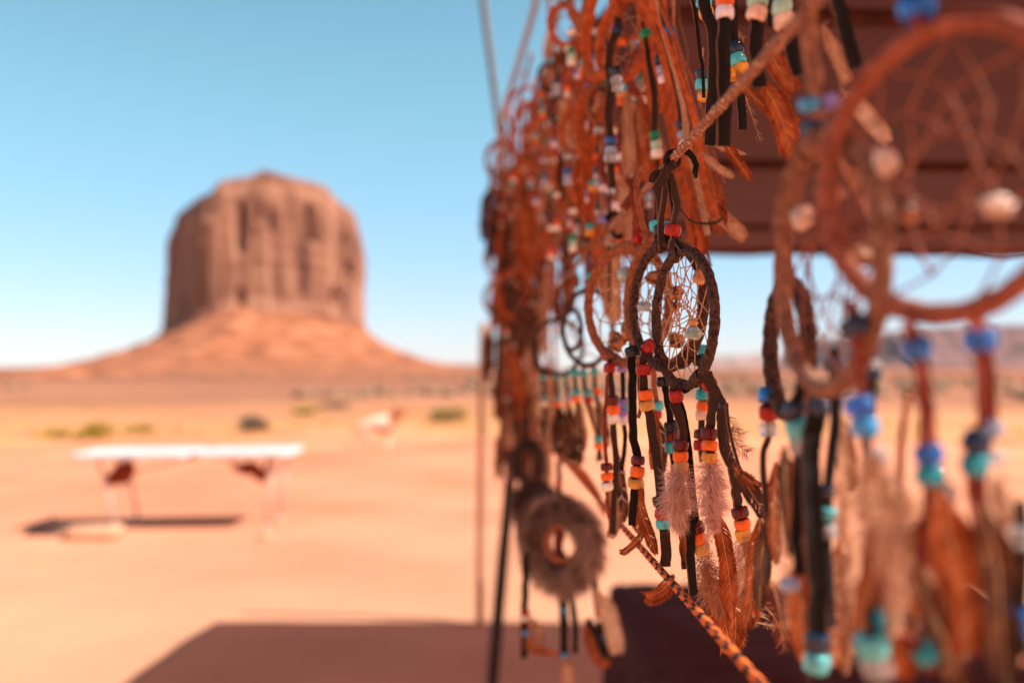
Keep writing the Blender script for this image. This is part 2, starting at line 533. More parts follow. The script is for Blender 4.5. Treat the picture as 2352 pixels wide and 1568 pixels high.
M['cliff'] = rockmat('red_sandstone', (0.11, 0.040, 0.026), (0.26, 0.112, 0.066), (0.36, 0.180, 0.112), 0.04, (1, 1, 0.16), 5)
M['talus'] = rockmat('talus_scree', (0.13, 0.040, 0.021), (0.29, 0.095, 0.043), (0.38, 0.155, 0.080), 0.05, (0.45, 0.45, 2.6), 6)
butte = thing('butte', 'tall flat-topped red sandstone butte rising alone from a scree skirt on the left', 'butte', BC)
mb.build('cliff', M['cliff'], butte, BC)
# talus skirt
mb = MB()
NT, NR = 360, 60
rings = []
for i in range(NR + 1):
    s = i / NR
    ring = []
    for j in range(NT):
        u = j / NT
        p = plan_pt(u); d = p.normalized()
        zb = prof_z(BASE, p.x + BC.x, p.y + BC.y) + 4
        side = abs(d.x)
        reach = 620 - 280 * side ** 0.8 + (90 if d.x < 0 else 0)
        q = p * 0.9 + d * (reach * s)
        x, y = q.x + BC.x, q.y + BC.y
        z = zb * (0.91 * (1 - s) ** 4.4 + 0.09 * (1 - s)) - 25 * smooth(0.85, 1, s) - (22 * smooth(0.22, 0.75, s) if d.x < -0.3 else 0)
        ang = u * 2 * PI
        gul = (abs(noise.noise(V((math.cos(ang) * 7, math.sin(ang) * 7, s * 0.7)))) - 0.2) * 16 + noise.noise(V((x * 0.02, y * 0.02, 2))) * 6
        z += gul * min(1, s * 4) * (1 - s) ** 2.5
        step = 14.0                                                   # ledges of harder beds
        fr = (z / step) % 1
        z = z + step * 0.95 * (smooth(0.35, 0.65, fr) - fr) * (1 - s) ** 2 * (0.5 + noise.noise(V((x * 0.01, y * 0.01, 5))))
        ring.append(V((x, y, z)))
    rings.append(ring)
mb.rings(rings, cap=False)
mb.build('scree_skirt', M['talus'], butte, BC)

def mesa(name, label, prof, dist, depth, talus, mat, cat='mesa'):
    """A far mesa: skyline profile in picture px, given distance, real depth, cliffs over a talus foot."""
    k = dist / FPX
    pts = []
    for (x0, y0), (x1, y1) in zip(prof, prof[1:]):
        for i in range(6):
            pts.append((x0 + (x1 - x0) * i / 6, y0 + (y1 - y0) * i / 6))
    pts.append(prof[-1])
    mb = MB()
    rows = []
    for fr, dz in ((-talus, -0.05), (-talus * 0.5, 0.18), (0, 0.5), (0.02, 0.96), (0.04, 1.0), (depth, 1.0), (depth + talus, -0.05)):
        row = []
        for i, (x, y) in enumerate(pts):
            h = (HORIZON - y) * k + 1.5
            n = noise.noise(V((i * 0.55, fr * 3, dist * 0.001)))
            row.append(V(((x - PW / 2) * k * (1 + 0.0), dist * (1 + fr + 0.02 * n), h * dz - (20 if dz < 0 else 0))))
        rows.append(row)
    n = len(pts)
    for row in rows: mb.v += [tuple(q) for q in row]
    for a in range(len(rows) - 1):
        for i in range(n - 1):
            mb.f.append((a * n + i, a * n + i + 1, (a + 1) * n + i + 1, (a + 1) * n + i)); mb.mi.append(0)
    o = mb.build(name, mat)
    tag(o, label, cat)
M['far_rock'] = rockmat('far_red_rock', (0.10, 0.055, 0.055), (0.17, 0.085, 0.078), (0.25, 0.125, 0.105), 0.01, (1, 1, 4), 6)
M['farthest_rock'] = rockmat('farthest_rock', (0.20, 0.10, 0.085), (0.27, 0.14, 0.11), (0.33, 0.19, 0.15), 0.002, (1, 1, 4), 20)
mesa('mesa', 'long red mesa on the right horizon behind the biggest hoop', [(2010, 848), (2050, 806), (2090, 762), (2150, 750), (2250, 744), (2352, 742), (2500, 740), (2620, 752), (2700, 850)], 4200, 0.4, 0.06, M['far_rock'])
mesa('mesa', 'low purple mesa far off beside the foot of the butte', [(920, 849), (960, 838), (1040, 834), (1120, 833), (1180, 838), (1230, 849)], 16000, 0.2, 0.04, M['farthest_rock'])
mesa('mesa', 'faint purple mesa far off in the gap below the brown awning', [(1560, 849), (1620, 826), (1690, 816), (1760, 812), (1850, 812), (1960, 806), (2040, 800), (2160, 815), (2250, 849)], 15000, 0.2, 0.04, M['farthest_rock'])

# ------------------------------------------------------------------ desert plants
M['sage'] = pm('sage_leaf', (0.24, 0.18, 0.07), (0.42, 0.31, 0.11), 9, 0.8, transl=0.25)
M['yellow_sage'] = pm('yellow_sage_leaf', (0.34, 0.25, 0.05), (0.56, 0.40, 0.07), 9, 0.8, transl=0.3)
M['grey_sage'] = pm('grey_sage_leaf', (0.17, 0.125, 0.085), (0.30, 0.22, 0.15), 9, 0.8, transl=0.2)
M['dry_grass'] = pm('dry_grass', (0.44, 0.28, 0.085), (0.66, 0.45, 0.14), 0.8, 0.8, transl=0.3)
M['stem'] = pm('woody_stem', (0.12, 0.07, 0.045), (0.22, 0.14, 0.09), 40, 0.9)


def on_ground(px, py):
    d = FPX * 1.5 / (py - HORIZON)
    p = P(px, py, d)
    return V((p.x, p.y, ground_z(p.x, p.y)))


def bush(px, py, rad, h, mat, mat2, label):
    c = on_ground(px, py)
    o = thing('bush', label, 'bush', c, 'bushes on the sand')
    mb = MB(); st = MB()
    for i in range(14):
        a = random.uniform(0, 2 * PI); rr = rad * random.uniform(0.2, 0.75)
        tip = c + V((math.cos(a) * rr, math.sin(a) * rr, h * random.uniform(0.5, 0.9)))
        st.tube(catmull([c, c.lerp(tip, 0.5) + V((0, 0, h * 0.1)), tip], 5), [0.012, 0.011, 0.009, 0.008, 0.006, 0.004], 5)
    for i in range(900):
        a = random.uniform(0, 2 * PI); e_ = random.random() ** 0.5; u = random.random() ** 0.6
        k = 0.75 + 0.45 * noise.noise(V((math.cos(a) * 1.5, math.sin(a) * 1.5, u * 2 + px)))
        p = c + V((math.cos(a) * rad * e_ * k, math.sin(a) * rad * e_ * k, h * u * k * math.sqrt(max(0.05, 1 - 0.8 * e_ * e_))))
        d = (p - c + V((random.uniform(-1, 1), random.uniform(-1, 1), random.uniform(0, 1))) * 0.2).normalized()
        mb.hair(p, d, random.uniform(0.06, 0.13), random.uniform(0.02, 0.04), V((0, 0, random.uniform(-0.3, 0.3))), 2)
    mb.build('foliage', mat, o, c); st.build('stem', M['stem'], o, c)


bush(216, 1008, 0.46, 0.44, M['yellow_sage'], None, 'yellow-green bush just behind the left end of the white table')
bush(583, 992, 0.38, 0.46, M['grey_sage'], None, 'dark grey bush on the sand behind the right half of the white table')
bush(1036, 970, 0.62, 0.52, M['sage'], None, 'olive bush with a yellow top, between the dog and the tan pole')
bush(128, 1004, 0.34, 0.16, M['yellow_sage'], None, 'flat yellow-green tuft, leftmost of the bushes, near the left edge')
bush(318, 992, 0.42, 0.17, M['yellow_sage'], None, 'flat yellow tuft just behind the white table, right of the yellow-green bush')
bush(700, 952, 0.55, 0.26, M['yellow_sage'], None, 'yellow tuft between the dark grey bush and the dog')
bush(768, 938, 0.8, 0.3, M['grey_sage'], None, 'low brown bush behind the sand, just left of the dog')
bush(1010, 968, 0.3, 0.42, M['sage'], None, 'small olive bush touching the left side of the yellow-topped bush')

mb = MB()
for i in range(9000):
    a = math.radians(random.uniform(-30, 30)); r = random.uniform(22, 46)
    if noise.noise(V((math.sin(a) * r * 0.16, r * 0.1, 7))) < -0.02: continue
    x, y = r * math.sin(a), r * math.cos(a)
    h = random.uniform(0.06, 0.2)
    for k in range(3):
        mb.hair(V((x, y, ground_z(x, y) - 0.01)), V((random.uniform(-.4, .4), random.uniform(-.4, .4), 1)).normalized(), h, 0.02, V((random.uniform(-.4, .4), 0, -.1)), 2)
tag(mb.build('dry_grass', M['dry_grass']), 'thin dry yellow grass growing beyond the sand flat', 'grass', kind='stuff')
mb = MB()
for i in range(2400):
    a = math.radians(random.uniform(-34, 34)); r = 55 * (14 ** random.random())
    x, y = r * math.sin(a), r * math.cos(a)
    if noise.noise(V((x * 0.02, y * 0.012, 4))) < -0.1: continue
    s = random.uniform(0.14, 0.42) * (1 + r / 600)
    mb.blob(V((x, y, ground_z(x, y) + s * 0.25)), s, i, 0.5, 6, 4, (1.3, 1.3, 0.75), 2.2)
M['scrub'] = pm('scrub_leaf', (0.14, 0.085, 0.055), (0.28, 0.17, 0.10), 3, 0.9)
tag(mb.build('scrub', M['scrub']), 'low scrub dotting the red plain up to the butte', 'scrub', kind='stuff')

# ------------------------------------------------------------------ white folding table, its bags, block, dog
M['white_plastic'] = pm('white_plastic', (0.46, 0.455, 0.46), (0.56, 0.55, 0.55), 6, 0.45)
M['table_steel'] = pm('table_steel', (0.45, 0.40, 0.38), (0.55, 0.48, 0.45), 20, 0.45)
M['rust_cloth'] = pm('rust_cloth', (0.17, 0.026, 0.012), (0.27, 0.05, 0.022), 25, 0.9, 0.4, bdist=0.01)
M['sandstone'] = pm('sandstone', (0.42, 0.20, 0.115), (0.58, 0.29, 0.17), 8, 0.95, 0.5, bdist=0.02)
TD = 9.2
def tp(px, dz, dd=0.0):
    """A point of the table: picture column px (at the table's near edge), height dz, dd metres behind it."""
    x = (px - PW / 2) / FPX * TD
    return V((x, TD + dd + 0.12 * (x + 3.0), dz))
tz = 0.725
o = thing('folding_table', 'white folding table with a seam across its middle, standing alone on the sand', 'table', tp(430, 0, 0.4))
lo = tp(430, 0, 0.4)
for x0, x1 in ((170, 429), (443, 655)):
    mb = MB()
    cor = [tp(x0, tz, 0), tp(x1, tz, 0), tp(x1, tz, 0.76), tp(x0, tz, 0.76)]
    rim = []
    for zz, ins in ((-0.045, 0.02), (-0.04, 0.0), (-0.008, 0.0), (0.0, 0.012)):
        cc = sum(cor, V((0, 0, 0))) / 4
        ring = []
        for i in range(4):                                            # rounded corners
            a, b, c = cor[i - 1], cor[i], cor[(i + 1) % 4]
            da, dc = (a - b).normalized(), (c - b).normalized()
            for k in range(5):
                th = k / 4 * PI / 2
                q = b + (da * (1 - math.sin(th)) + dc * (1 - math.cos(th))) * 0.07
                q = q + (cc - q).normalized() * ins
                ring.append(V((q.x, q.y, tz + zz)))
        rim.append(ring)
    mb.rings(rim)
    mb.build('tabletop', M['white_plastic'], o, lo, smooth=False)
mb = MB(); mb.tube([tp(436, tz - 0.03, -0.005), tp(436, tz - 0.03, 0.765)], 0.018, 8); mb.build('hinge', M['rust_cloth'], o, lo)
for px, lean in ((228, 40), (622, -22)):
    for dd in (0.10, 0.66):
        mb = MB()
        mb.tube([tp(px, tz - 0.045, dd), tp(px + lean * 0.5, 0.4, dd), tp(px + lean, 0.02, dd)], 0.015, 8)
        q = tp(px + lean, 0.02, dd)
        mb.tube([q + V((-0.03, 0, 0)), q + V((0.03, 0, 0))], 0.02, 8)
        mb.build('leg', M['table_steel'], o, lo)
    mb = MB()
    mb.tube([tp(px + lean * 0.3, 0.52, 0.10), tp(px + lean * 0.3, 0.52, 0.66)], 0.011, 8)
    mb.build('leg_crossbar', M['table_steel'], o, lo)
for x0, x1, dd in ((430, 262, 0.38), (444, 605, 0.38)):
    mb = MB()
    mb.tube([tp(x0, tz - 0.05, dd), tp(x1, 0.5, dd)], 0.010, 8)
    mb.build('brace', M['table_steel'], o, lo)

# the bag hung under the left end
c = tp(262, 0.52, 0.3)
o = thing('cloth_bag', 'rust red cloth bag hanging under the left half of the white table', 'bag', c)
mb = MB(); rr = []
for i in range(9):
    v = i / 8
    wv, dv = 0.235 * (0.72 + 0.28 * math.sin(PI * min(1, v * 1.15))), 0.14 * (0.35 + 0.65 * math.sin(PI * min(1, v * 1.1)) ** 0.6)
    ring = []
    for j in range(16):
        a = 2 * PI * j / 16
        cx, sy = math.copysign(abs(math.cos(a)) ** 0.6, math.cos(a)), math.copysign(abs(math.sin(a)) ** 0.6, math.sin(a))
        p = c + V((cx * wv / 2 + (v - .5) * 0.07, sy * dv / 2, -0.11 + 0.22 * v + 0.06 * cx * wv))
        p += V((1, 1, 0)) * 0.012 * noise.noise(p * 9)
        ring.append(p)
    rr.append(ring)
mb.rings(rr); mb.build('bag_body', M['rust_cloth'], o, c)
mb = MB()
for dx in (-0.06, 0.07):
    mb.ribbon(catmull([c + V((dx, 0, 0.1)), c + V((dx * .9, 0.02, 0.16)), c + V((dx * 0.6, 0.03, 0.195))], 6), 0.03, 0.004)
mb.build('strap', M['rust_cloth'], o, c)
# the bundle under the right end
c = tp(555, 0.50, 0.3)
o = thing('cloth_bundle', 'rust red cloth slung under the right half of the white table', 'cloth', c)
mb = MB(); 
pa = catmull([tp(512, 0.575, .3), tp(535, 0.55, .28), tp(560, 0.55, .28), tp(576, 0.49, .3), tp(588, 0.55, .34), tp(592, 0.62, .36)], 24)
mb.tube(pa, [0.02 + 0.045 * math.sin(PI * min(1, i / 18)) ** 2 * (1 if i < 19 else 0.4) for i in range(25)], 10, rfun=lambda i, j, p: 1 + 0.35 * noise.noise(p * 14))
mb.build('sling', M['rust_cloth'], o, c)
mb = MB(); mb.blob(tp(578, 0.475, .3), 0.062, 5, 0.5, 12, 8, (1, 1, 0.9)); mb.build('knot', M['rust_cloth'], o, c)
mb = MB(); mb.tube([tp(512, 0.575, .3), tp(508, 0.66, .32), tp(504, 0.71, .33)], 0.008, 6); mb.build('cord', M['rust_cloth'], o, c); mb = MB(); mb.tube([tp(592, 0.62, .36), tp(596, 0.70, .37)], 0.010, 6)
mb.build('cord', M['rust_cloth'], o, c)

# sandstone blocks in front of the left legs
def stone(px, py, sx, sy, sz, sd, label, mat=None, peak=0.0):
    c = on_ground(px, py)
    mb = MB(); rr = []
    for i in range(9):
        v = i / 8
        k = (0.86 + 0.14 * math.sin(PI * v)) * (1 if v < 0.75 else 1 - (v - .75) * 0.9) * (1 - peak * v)
        ring = []
        for j in range(20):
            a = 2 * PI * j / 20
            cx, sn = math.copysign(abs(math.cos(a)) ** 0.55, math.cos(a)), math.copysign(abs(math.sin(a)) ** 0.55, math.sin(a))
            p = V((cx * sx / 2 * k, sn * sy / 2 * k, sz * (v - 0.1)))
            p += V((peak * v * sx * 0.42, 0, 0)) + V((cx, sn, 0.6)) * 0.05 * noise.noise(p * 5 + V((sd, 0, 0)))
            ring.append(c + p)
        rr.append(ring)
    mb.rings(rr)
    ob = mb.build('rock', mat or M['sandstone'], None, c); ob.location = c
    tag(ob, label, 'rock', 'rocks by the white table')
stone(208, 1240, 0.5, 0.28, 0.13, 1, 'low pale sandstone block by the left legs of the white table')
M['table_shadow_dark'] = pm('table_shadow_dark', (0.035, 0.018, 0.017), (0.07, 0.036, 0.033), 9, 0.95, 0.5, bdist=0.02)
stone(92, 1232, 0.36, 0.2, 0.19, 6, 'dark pointed shape added as the table shadow, left of the white table', M['table_shadow_dark'], 0.9)  # dark solid added in place of the shadow of the table's left end
stone(613, 1236, 0.13, 0.1, 0.05, 4, 'small brown rock at the front right leg of the white table')
stone(640, 1204, 0.12, 0.1, 0.07, 8, 'small orange rock at the rear right leg of the white table')

# the dog, side on, facing right
M['white_coat'] = pm('pale_coat', (0.62, 0.44, 0.32), (0.78, 0.62, 0.48), 10, 0.9)
M['brown_coat_and_shade'] = pm('brown_coat_and_shade', (0.26, 0.075, 0.03), (0.40, 0.14, 0.06), 14, 0.9)
dg = on_ground(868, 1030)
kd = dg.y / FPX
def dp(px, py, dy=0.0):
    return V((dg.x + (px - 868) * kd, dg.y + dy, dg.z + (1030 - py) * kd))
dog = thing('dog', 'pale dog with a brown head and shade-painted belly, standing side-on on the sand', 'dog', dg)
bm_v, bm_e, bm_r = [], [], []
def chain(pts, start=None):
    prev = start
    for (x, y, dy, r) in pts:
        bm_v.append(dp(x, y, dy) - dg); bm_r.append(r); i = len(bm_v) - 1
        if prev is not None: bm_e.append((prev, i))
        prev = i
    return prev
pel = chain([(838, 974, 0, 0.125)])
mid = chain([(858, 972, 0, 0.125)], pel)
chest = chain([(884, 976, 0, 0.155)], mid)
neck = chain([(902, 962, 0, 0.10)], chest)
head = chain([(914, 948, 0, 0.085), (926, 947, 0, 0.06), (937, 950, 0, 0.035)], neck)
for s in (-1, 1):
    chain([(832, 988, s * 0.09, 0.085), (843, 1004, s * 0.09, 0.05), (833, 1015, s * 0.09, 0.03), (835, 1026, s * 0.09, 0.025), (841, 1029, s * 0.09, 0.026)], pel)
    chain([(890, 992, s * 0.09, 0.06), (891, 1010, s * 0.09, 0.036), (890, 1026, s * 0.09, 0.026), (895, 1029, s * 0.09, 0.027)], chest)
chain([(822, 978, 0, 0.035), (816, 992, 0, 0.028), (813, 1006, 0, 0.014)], pel)
for s in (-1, 1):
    chain([(911, 939, s * 0.05, 0.03), (908, 932, s * 0.06, 0.012)], len(bm_v) and neck + 1)
me = bpy.data.meshes.new('body'); me.from_pydata(bm_v, bm_e, [])
ob = bpy.data.objects.new('body', me); C.objects.link(ob); ob.parent = dog
sk = ob.modifiers.new('skin', 'SKIN'); sk.use_smooth_shade = True
for i, r in enumerate(bm_r): me.skin_vertices[0].data[i].radius = (r, r)
me.skin_vertices[0].data[pel].use_root = True
ss = ob.modifiers.new('sub', 'SUBSURF'); ss.levels = ss.render_levels = 2
dgm = bpy.context.evaluated_depsgraph_get()
me2 = bpy.data.meshes.new_from_object(ob.evaluated_get(dgm))
ob.modifiers.clear(); ob.data = me2
me2.materials.clear(); me2.materials.append(M['white_coat']); me2.materials.append(M['brown_coat_and_shade'])
for p in me2.polygons:
    c = p.center
    px, py = 868 + c.x / kd, 1030 - c.z / kd
    p.use_smooth = True
    p.material_index = 1 if (px > 897 + 4 * noise.noise(c * 9) or (py > 981 + 3 * noise.noise(c * 11) and 850 < px < 905 and py < 1000)) else 0  # belly patch: shade of the underside put into the coat colour
for s in (-1, 1):
    mb = MB(); mb.blob(dp(921, 945, s * 0.055), 0.012, 1, 0, 8, 6); mb.build('eye', M['black_leather'], dog, dg)
mb = MB(); mb.blob(dp(939.5, 948, 0), 0.02, 2, 0, 8, 6); mb.build('nose', M['black_leather'], dog, dg)

# ------------------------------------------------------------------ the stall: awning, poles, covered table
ROOF_Z = 2.17
def roof_left(y):
    return lerp_prof([(-3, 0.16), (1.5, 0.22), (1.8, 0.175), (2.0, 0.10), (2.3, 0.065), (2.6, 0.055), (3.2, 0.02), (4.3, -0.02), (5.0, 0.0), (5.5, 0.06)], y)
FAR_Y = 5.5
m, t, b = newmat('brown_shade_cloth')
b.inputs['Roughness'].default_value = 0.9
b.inputs['Specular IOR Level'].default_value = 0.05
tc = t.nodes.new('ShaderNodeTexCoord'); n = t.nodes.new('ShaderNodeTexNoise'); n.inputs['Scale'].default_value = 2.2; n.inputs['Detail'].default_value = 6
t.links.new(tc.outputs['Object'], n.inputs['Vector'])
r = t.nodes.new('ShaderNodeValToRGB')
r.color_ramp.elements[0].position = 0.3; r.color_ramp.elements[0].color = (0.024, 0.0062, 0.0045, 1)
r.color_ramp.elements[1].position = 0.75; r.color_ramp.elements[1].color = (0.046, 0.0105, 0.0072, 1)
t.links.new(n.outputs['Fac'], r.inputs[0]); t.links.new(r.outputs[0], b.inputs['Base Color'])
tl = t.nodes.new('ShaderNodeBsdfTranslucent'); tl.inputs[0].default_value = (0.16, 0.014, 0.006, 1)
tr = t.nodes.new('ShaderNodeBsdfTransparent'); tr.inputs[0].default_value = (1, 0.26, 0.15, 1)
m1 = t.nodes.new('ShaderNodeMixShader'); m1.inputs[0].default_value = 0.12
m2 = t.nodes.new('ShaderNodeMixShader'); m2.inputs[0].default_value = 0.115       # open weave
t.links.new(b.outputs[0], m1.inputs[1]); t.links.new(tl.outputs[0], m1.inputs[2])
t.links.new(m1.outputs[0], m2.inputs[1]); t.links.new(tr.outputs[0], m2.inputs[2])
t.links.new(m2.outputs[0], t.nodes['Material Output'].inputs[0])
M['shade'] = m
M['shade_hem'] = pm('awning_hem', (0.08, 0.018, 0.012), (0.12, 0.03, 0.02), 30, 0.9)
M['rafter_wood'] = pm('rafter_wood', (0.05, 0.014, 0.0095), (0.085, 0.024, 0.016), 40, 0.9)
M['pole_wood'] = pm('tan_pole_wood', (0.34, 0.15, 0.09), (0.46, 0.23, 0.15), 60, 0.85, 0.4, stretch=(1, 1, 0.1), bdist=0.002)
M['dark_wood'] = pm('dark_wood', (0.035, 0.02, 0.017), (0.085, 0.05, 0.042), 60, 0.85, 0.5, stretch=(1, 1, 0.08), bdist=0.002)
M['grey_metal'] = pm('grey_metal', (0.12, 0.13, 0.16), (0.18, 0.185, 0.21), 40, 0.5)
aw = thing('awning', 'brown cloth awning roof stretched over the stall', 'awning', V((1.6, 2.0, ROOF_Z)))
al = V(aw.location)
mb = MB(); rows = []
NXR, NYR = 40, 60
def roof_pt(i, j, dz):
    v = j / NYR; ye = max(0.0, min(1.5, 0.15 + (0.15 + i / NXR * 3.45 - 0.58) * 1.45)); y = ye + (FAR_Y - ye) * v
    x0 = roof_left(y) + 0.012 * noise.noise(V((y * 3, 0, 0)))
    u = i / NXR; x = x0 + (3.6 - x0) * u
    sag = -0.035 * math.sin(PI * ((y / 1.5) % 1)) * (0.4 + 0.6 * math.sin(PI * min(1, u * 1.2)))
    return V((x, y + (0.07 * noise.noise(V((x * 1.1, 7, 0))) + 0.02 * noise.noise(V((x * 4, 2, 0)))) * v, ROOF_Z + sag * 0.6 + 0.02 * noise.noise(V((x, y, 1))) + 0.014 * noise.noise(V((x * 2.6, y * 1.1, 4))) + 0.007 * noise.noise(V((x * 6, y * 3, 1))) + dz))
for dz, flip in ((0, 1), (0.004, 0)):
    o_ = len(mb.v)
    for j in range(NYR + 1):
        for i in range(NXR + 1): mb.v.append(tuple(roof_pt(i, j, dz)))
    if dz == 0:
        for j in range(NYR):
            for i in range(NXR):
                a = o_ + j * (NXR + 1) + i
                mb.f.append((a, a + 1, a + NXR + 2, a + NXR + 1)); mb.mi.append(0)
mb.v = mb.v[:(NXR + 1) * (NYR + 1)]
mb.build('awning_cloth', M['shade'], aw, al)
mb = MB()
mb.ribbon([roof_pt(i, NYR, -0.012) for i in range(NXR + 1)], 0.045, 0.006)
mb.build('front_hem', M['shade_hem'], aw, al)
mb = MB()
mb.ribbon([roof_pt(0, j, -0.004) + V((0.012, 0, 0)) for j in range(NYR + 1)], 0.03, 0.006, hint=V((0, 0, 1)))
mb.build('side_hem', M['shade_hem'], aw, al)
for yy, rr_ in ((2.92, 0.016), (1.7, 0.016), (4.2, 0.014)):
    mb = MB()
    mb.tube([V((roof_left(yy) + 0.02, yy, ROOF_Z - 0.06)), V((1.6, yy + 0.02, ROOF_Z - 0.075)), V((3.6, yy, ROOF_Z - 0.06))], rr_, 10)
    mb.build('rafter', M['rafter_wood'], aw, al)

def pole(name, pts, rad, mat, label, cat='pole'):
    lo = V((pts[-1].x, pts[-1].y, pts[-1].z))
    mb = MB(); pp = catmull(pts, 24)
    mb.tube(pp, rad, 10, rfun=lambda i, j, p: 1 + 0.10 * noise.noise(V((p.x * 30, p.y * 30, p.z * 4))))
    ob = mb.build(name, mat, None, lo); ob.location = lo
    tag(ob, label, cat)
g = on_ground(1102, 1432)
pole('tent_pole', [P(1112, 742, g.y - 0.1), P(1108, 900, g.y - 0.05), P(1104, 1200, g.y), g + V((0, 0, -0.05))], 0.023, M['pole_wood'], 'thin tan pole standing on the sand at the edge of the awning shadow')
bt = P(1106, 1850, 3.5); bt.z = -0.05
pole('post', [P(1222, 330, 3.5), P(1176, 1040, 3.5), P(1150, 1340, 3.5), bt], 0.021, M['dark_wood'], 'dark leaning wooden post at the far end of the dreamcatcher curtain', 'post')
pole('metal_pole', [P(1072, -330, 3.3), P(1110, 0, 3.3), P(1146, 290, 3.3), P(1168, 470, 3.3)], 0.0125, M['grey_metal'], 'thin grey slanting pole against the sky above the curtain of dreamcatchers')

# table under a dark cloth
M['dark_cloth'] = pm('dark_cloth', (0.070, 0.023, 0.020), (0.10, 0.034, 0.029), 12, 0.95, 0.3, spec=0.03, bdist=0.006)
c = V((0.95, 2.3, 0))
o = thing('display_table', 'low table under a dark cloth, in the shade behind the striped cord', 'table', c)
mb = MB(); rr = []
for k, (zz, gr) in enumerate(((0.03, 0.035), (0.35, 0.02), (0.70, 0.004), (0.735, 0.0), (0.75, -0.02))):
    ring = []
    x0, x1, y0, y1 = 0.345, 1.6, 1.05, 3.52
    N = 120
    for i in range(N):
        s = i / N * 4
        e_, f = int(s), s - int(s)
        p = [V((x0 + (x1 - x0) * f, y0)), V((x1, y0 + (y1 - y0) * f)), V((x1 - (x1 - x0) * f, y1)), V((x0, y1 - (y1 - y0) * f))][e_]
        nn = [V((0, -1)), V((1, 0)), V((0, 1)), V((-1, 0))][e_]
        fold = math.sin(i * 1.35) * gr * 0.8 + gr
        ring.append(V((p.x + nn.x * fold, p.y + nn.y * fold, zz)))
    rr.append(ring)
mb.rings(rr); mb.build('cloth_cover', M['dark_cloth'], o, c)
for lx, ly in ((0.42, 1.15), (1.5, 1.15), (0.42, 3.42), (1.5, 3.42)):
    mb = MB(); mb.tube([V((lx, ly, 0)), V((lx, ly, 0.72))], 0.02, 8); mb.build('leg', M['dark_wood'], o, c)

# ------------------------------------------------------------------ dreamcatchers: builders
def bead_mesh(col):
    key = 'bead_' + col
    if key in bpy.data.meshes: return bpy.data.meshes[key]
    mb = MB()
    R, Hh, hole = 0.0045, 0.0032, 0.0017
    prof = []
    for i in range(13):                                               # outside, bulging, rounded shoulders
        a = -PI / 2 + PI * i / 12
        z = math.copysign(abs(math.sin(a)) ** 0.75, math.sin(a)) * Hh
        prof.append((0.0030 + (R - 0.0030) * abs(math.cos(a)) ** 0.7, z))
    prof += [(0.0024, Hh * 1.0), (hole, Hh * 0.78), (hole, -Hh * 0.78), (0.0024, -Hh * 1.0)]
    n = 22
    o_ = 0
    for (r, z) in prof:
        for j in range(n):
            th = 2 * PI * j / n
            mb.v.append((r * math.cos(th), r * math.sin(th), z))
    m = len(prof)
    for i in range(m):
        k = (i + 1) % m
        for j in range(n):
            j2 = (j + 1) % n
            mb.f.append((i * n + j, i * n + j2, k * n + j2, k * n + j)); mb.mi.append(0)
    me = bpy.data.meshes.new(key)
    me.from_pydata(mb.v, [], mb.f)
    me.materials.append(BM[col])
    me.polygons.foreach_set('use_smooth', [True] * len(mb.f))
    me.update()
    return me


BNAME = dict(glass_blue='blue glass', glass_teal='teal glass', glass_turquoise='turquoise glass', dark_red='dark red', dull_yellow='dull yellow', sky='bright blue')
def bead(parent, root, p, axis, col, sc=1.0):
    o = bpy.data.objects.new('bead', bead_mesh(col))
    C.objects.link(o)
    o.parent = parent
    ax = (axis.normalized() + V((random.uniform(-.2, .2), random.uniform(-.2, .2), 0))).normalized()
    q = ax.to_track_quat('Z', 'Y')
    o.matrix_basis = Matrix.Translation(p - V(root.location)) @ q.to_matrix().to_4x4() @ Matrix.Rotation(random.uniform(0, 6), 4, 'Z') @ Matrix.Diagonal((sc * random.uniform(0.93, 1.07), sc * random.uniform(0.93, 1.07), sc * random.uniform(0.86, 1.1), 1))
    o['label'] = BNAME.get(col, col) + ' bead'
    return o


def path3(pts, d):
    """Picture points (x, y[, depth]) -> world points."""
    return [P(q[0], q[1], q[2] if len(q) > 2 else d) for q in pts]


def thong(root, pts, wpx, mat, d, beads=(), name='thong', twist=0.0, th=0.0012, ph=0.0, end=1.0, cup=0.2):
    p = path3(pts, d)
    n = max(10, 7 * len(pts))
    c = catmull(p, n)
    wm = wpx * d / FPX
    s0 = random.uniform(0, 50)
    wd = [wm * (1 + 0.10 * noise.noise(V((i * 0.35, s0, 0)))) * (1 + (end - 1) * i / n) for i in range(n + 1)]
    c = [q + V((noise.noise(V((i * .3, s0, 2))), noise.noise(V((i * .25, s0, 5))), 0)) * wm * 0.12 for i, q in enumerate(c)]
    mb = MB()
    mb.ribbon(c, wd, th, hint=V((0.15, -1, 0.05)), twist=(lambda s: ph + twist * math.sin(s * PI * 1.3 + s0)), cup=cup * random.choice((-1, 1)))
    o = mb.build(name, [mat, M['leather_edge'] if mat in (M['dark_leather'], M['black_leather']) else mat], root, V(root.location), smooth=False)
    for b in beads:
        q = P(b[0], b[1], b[3] if len(b) > 3 else d)
        k = min(range(len(c)), key=lambda i: (c[i] - q).length)
        ax = c[min(k + 1, n)] - c[max(k - 1, 0)]
        bead(o, root, q, ax, b[2], b[4] if len(b) > 4 else 1.0)
    return o


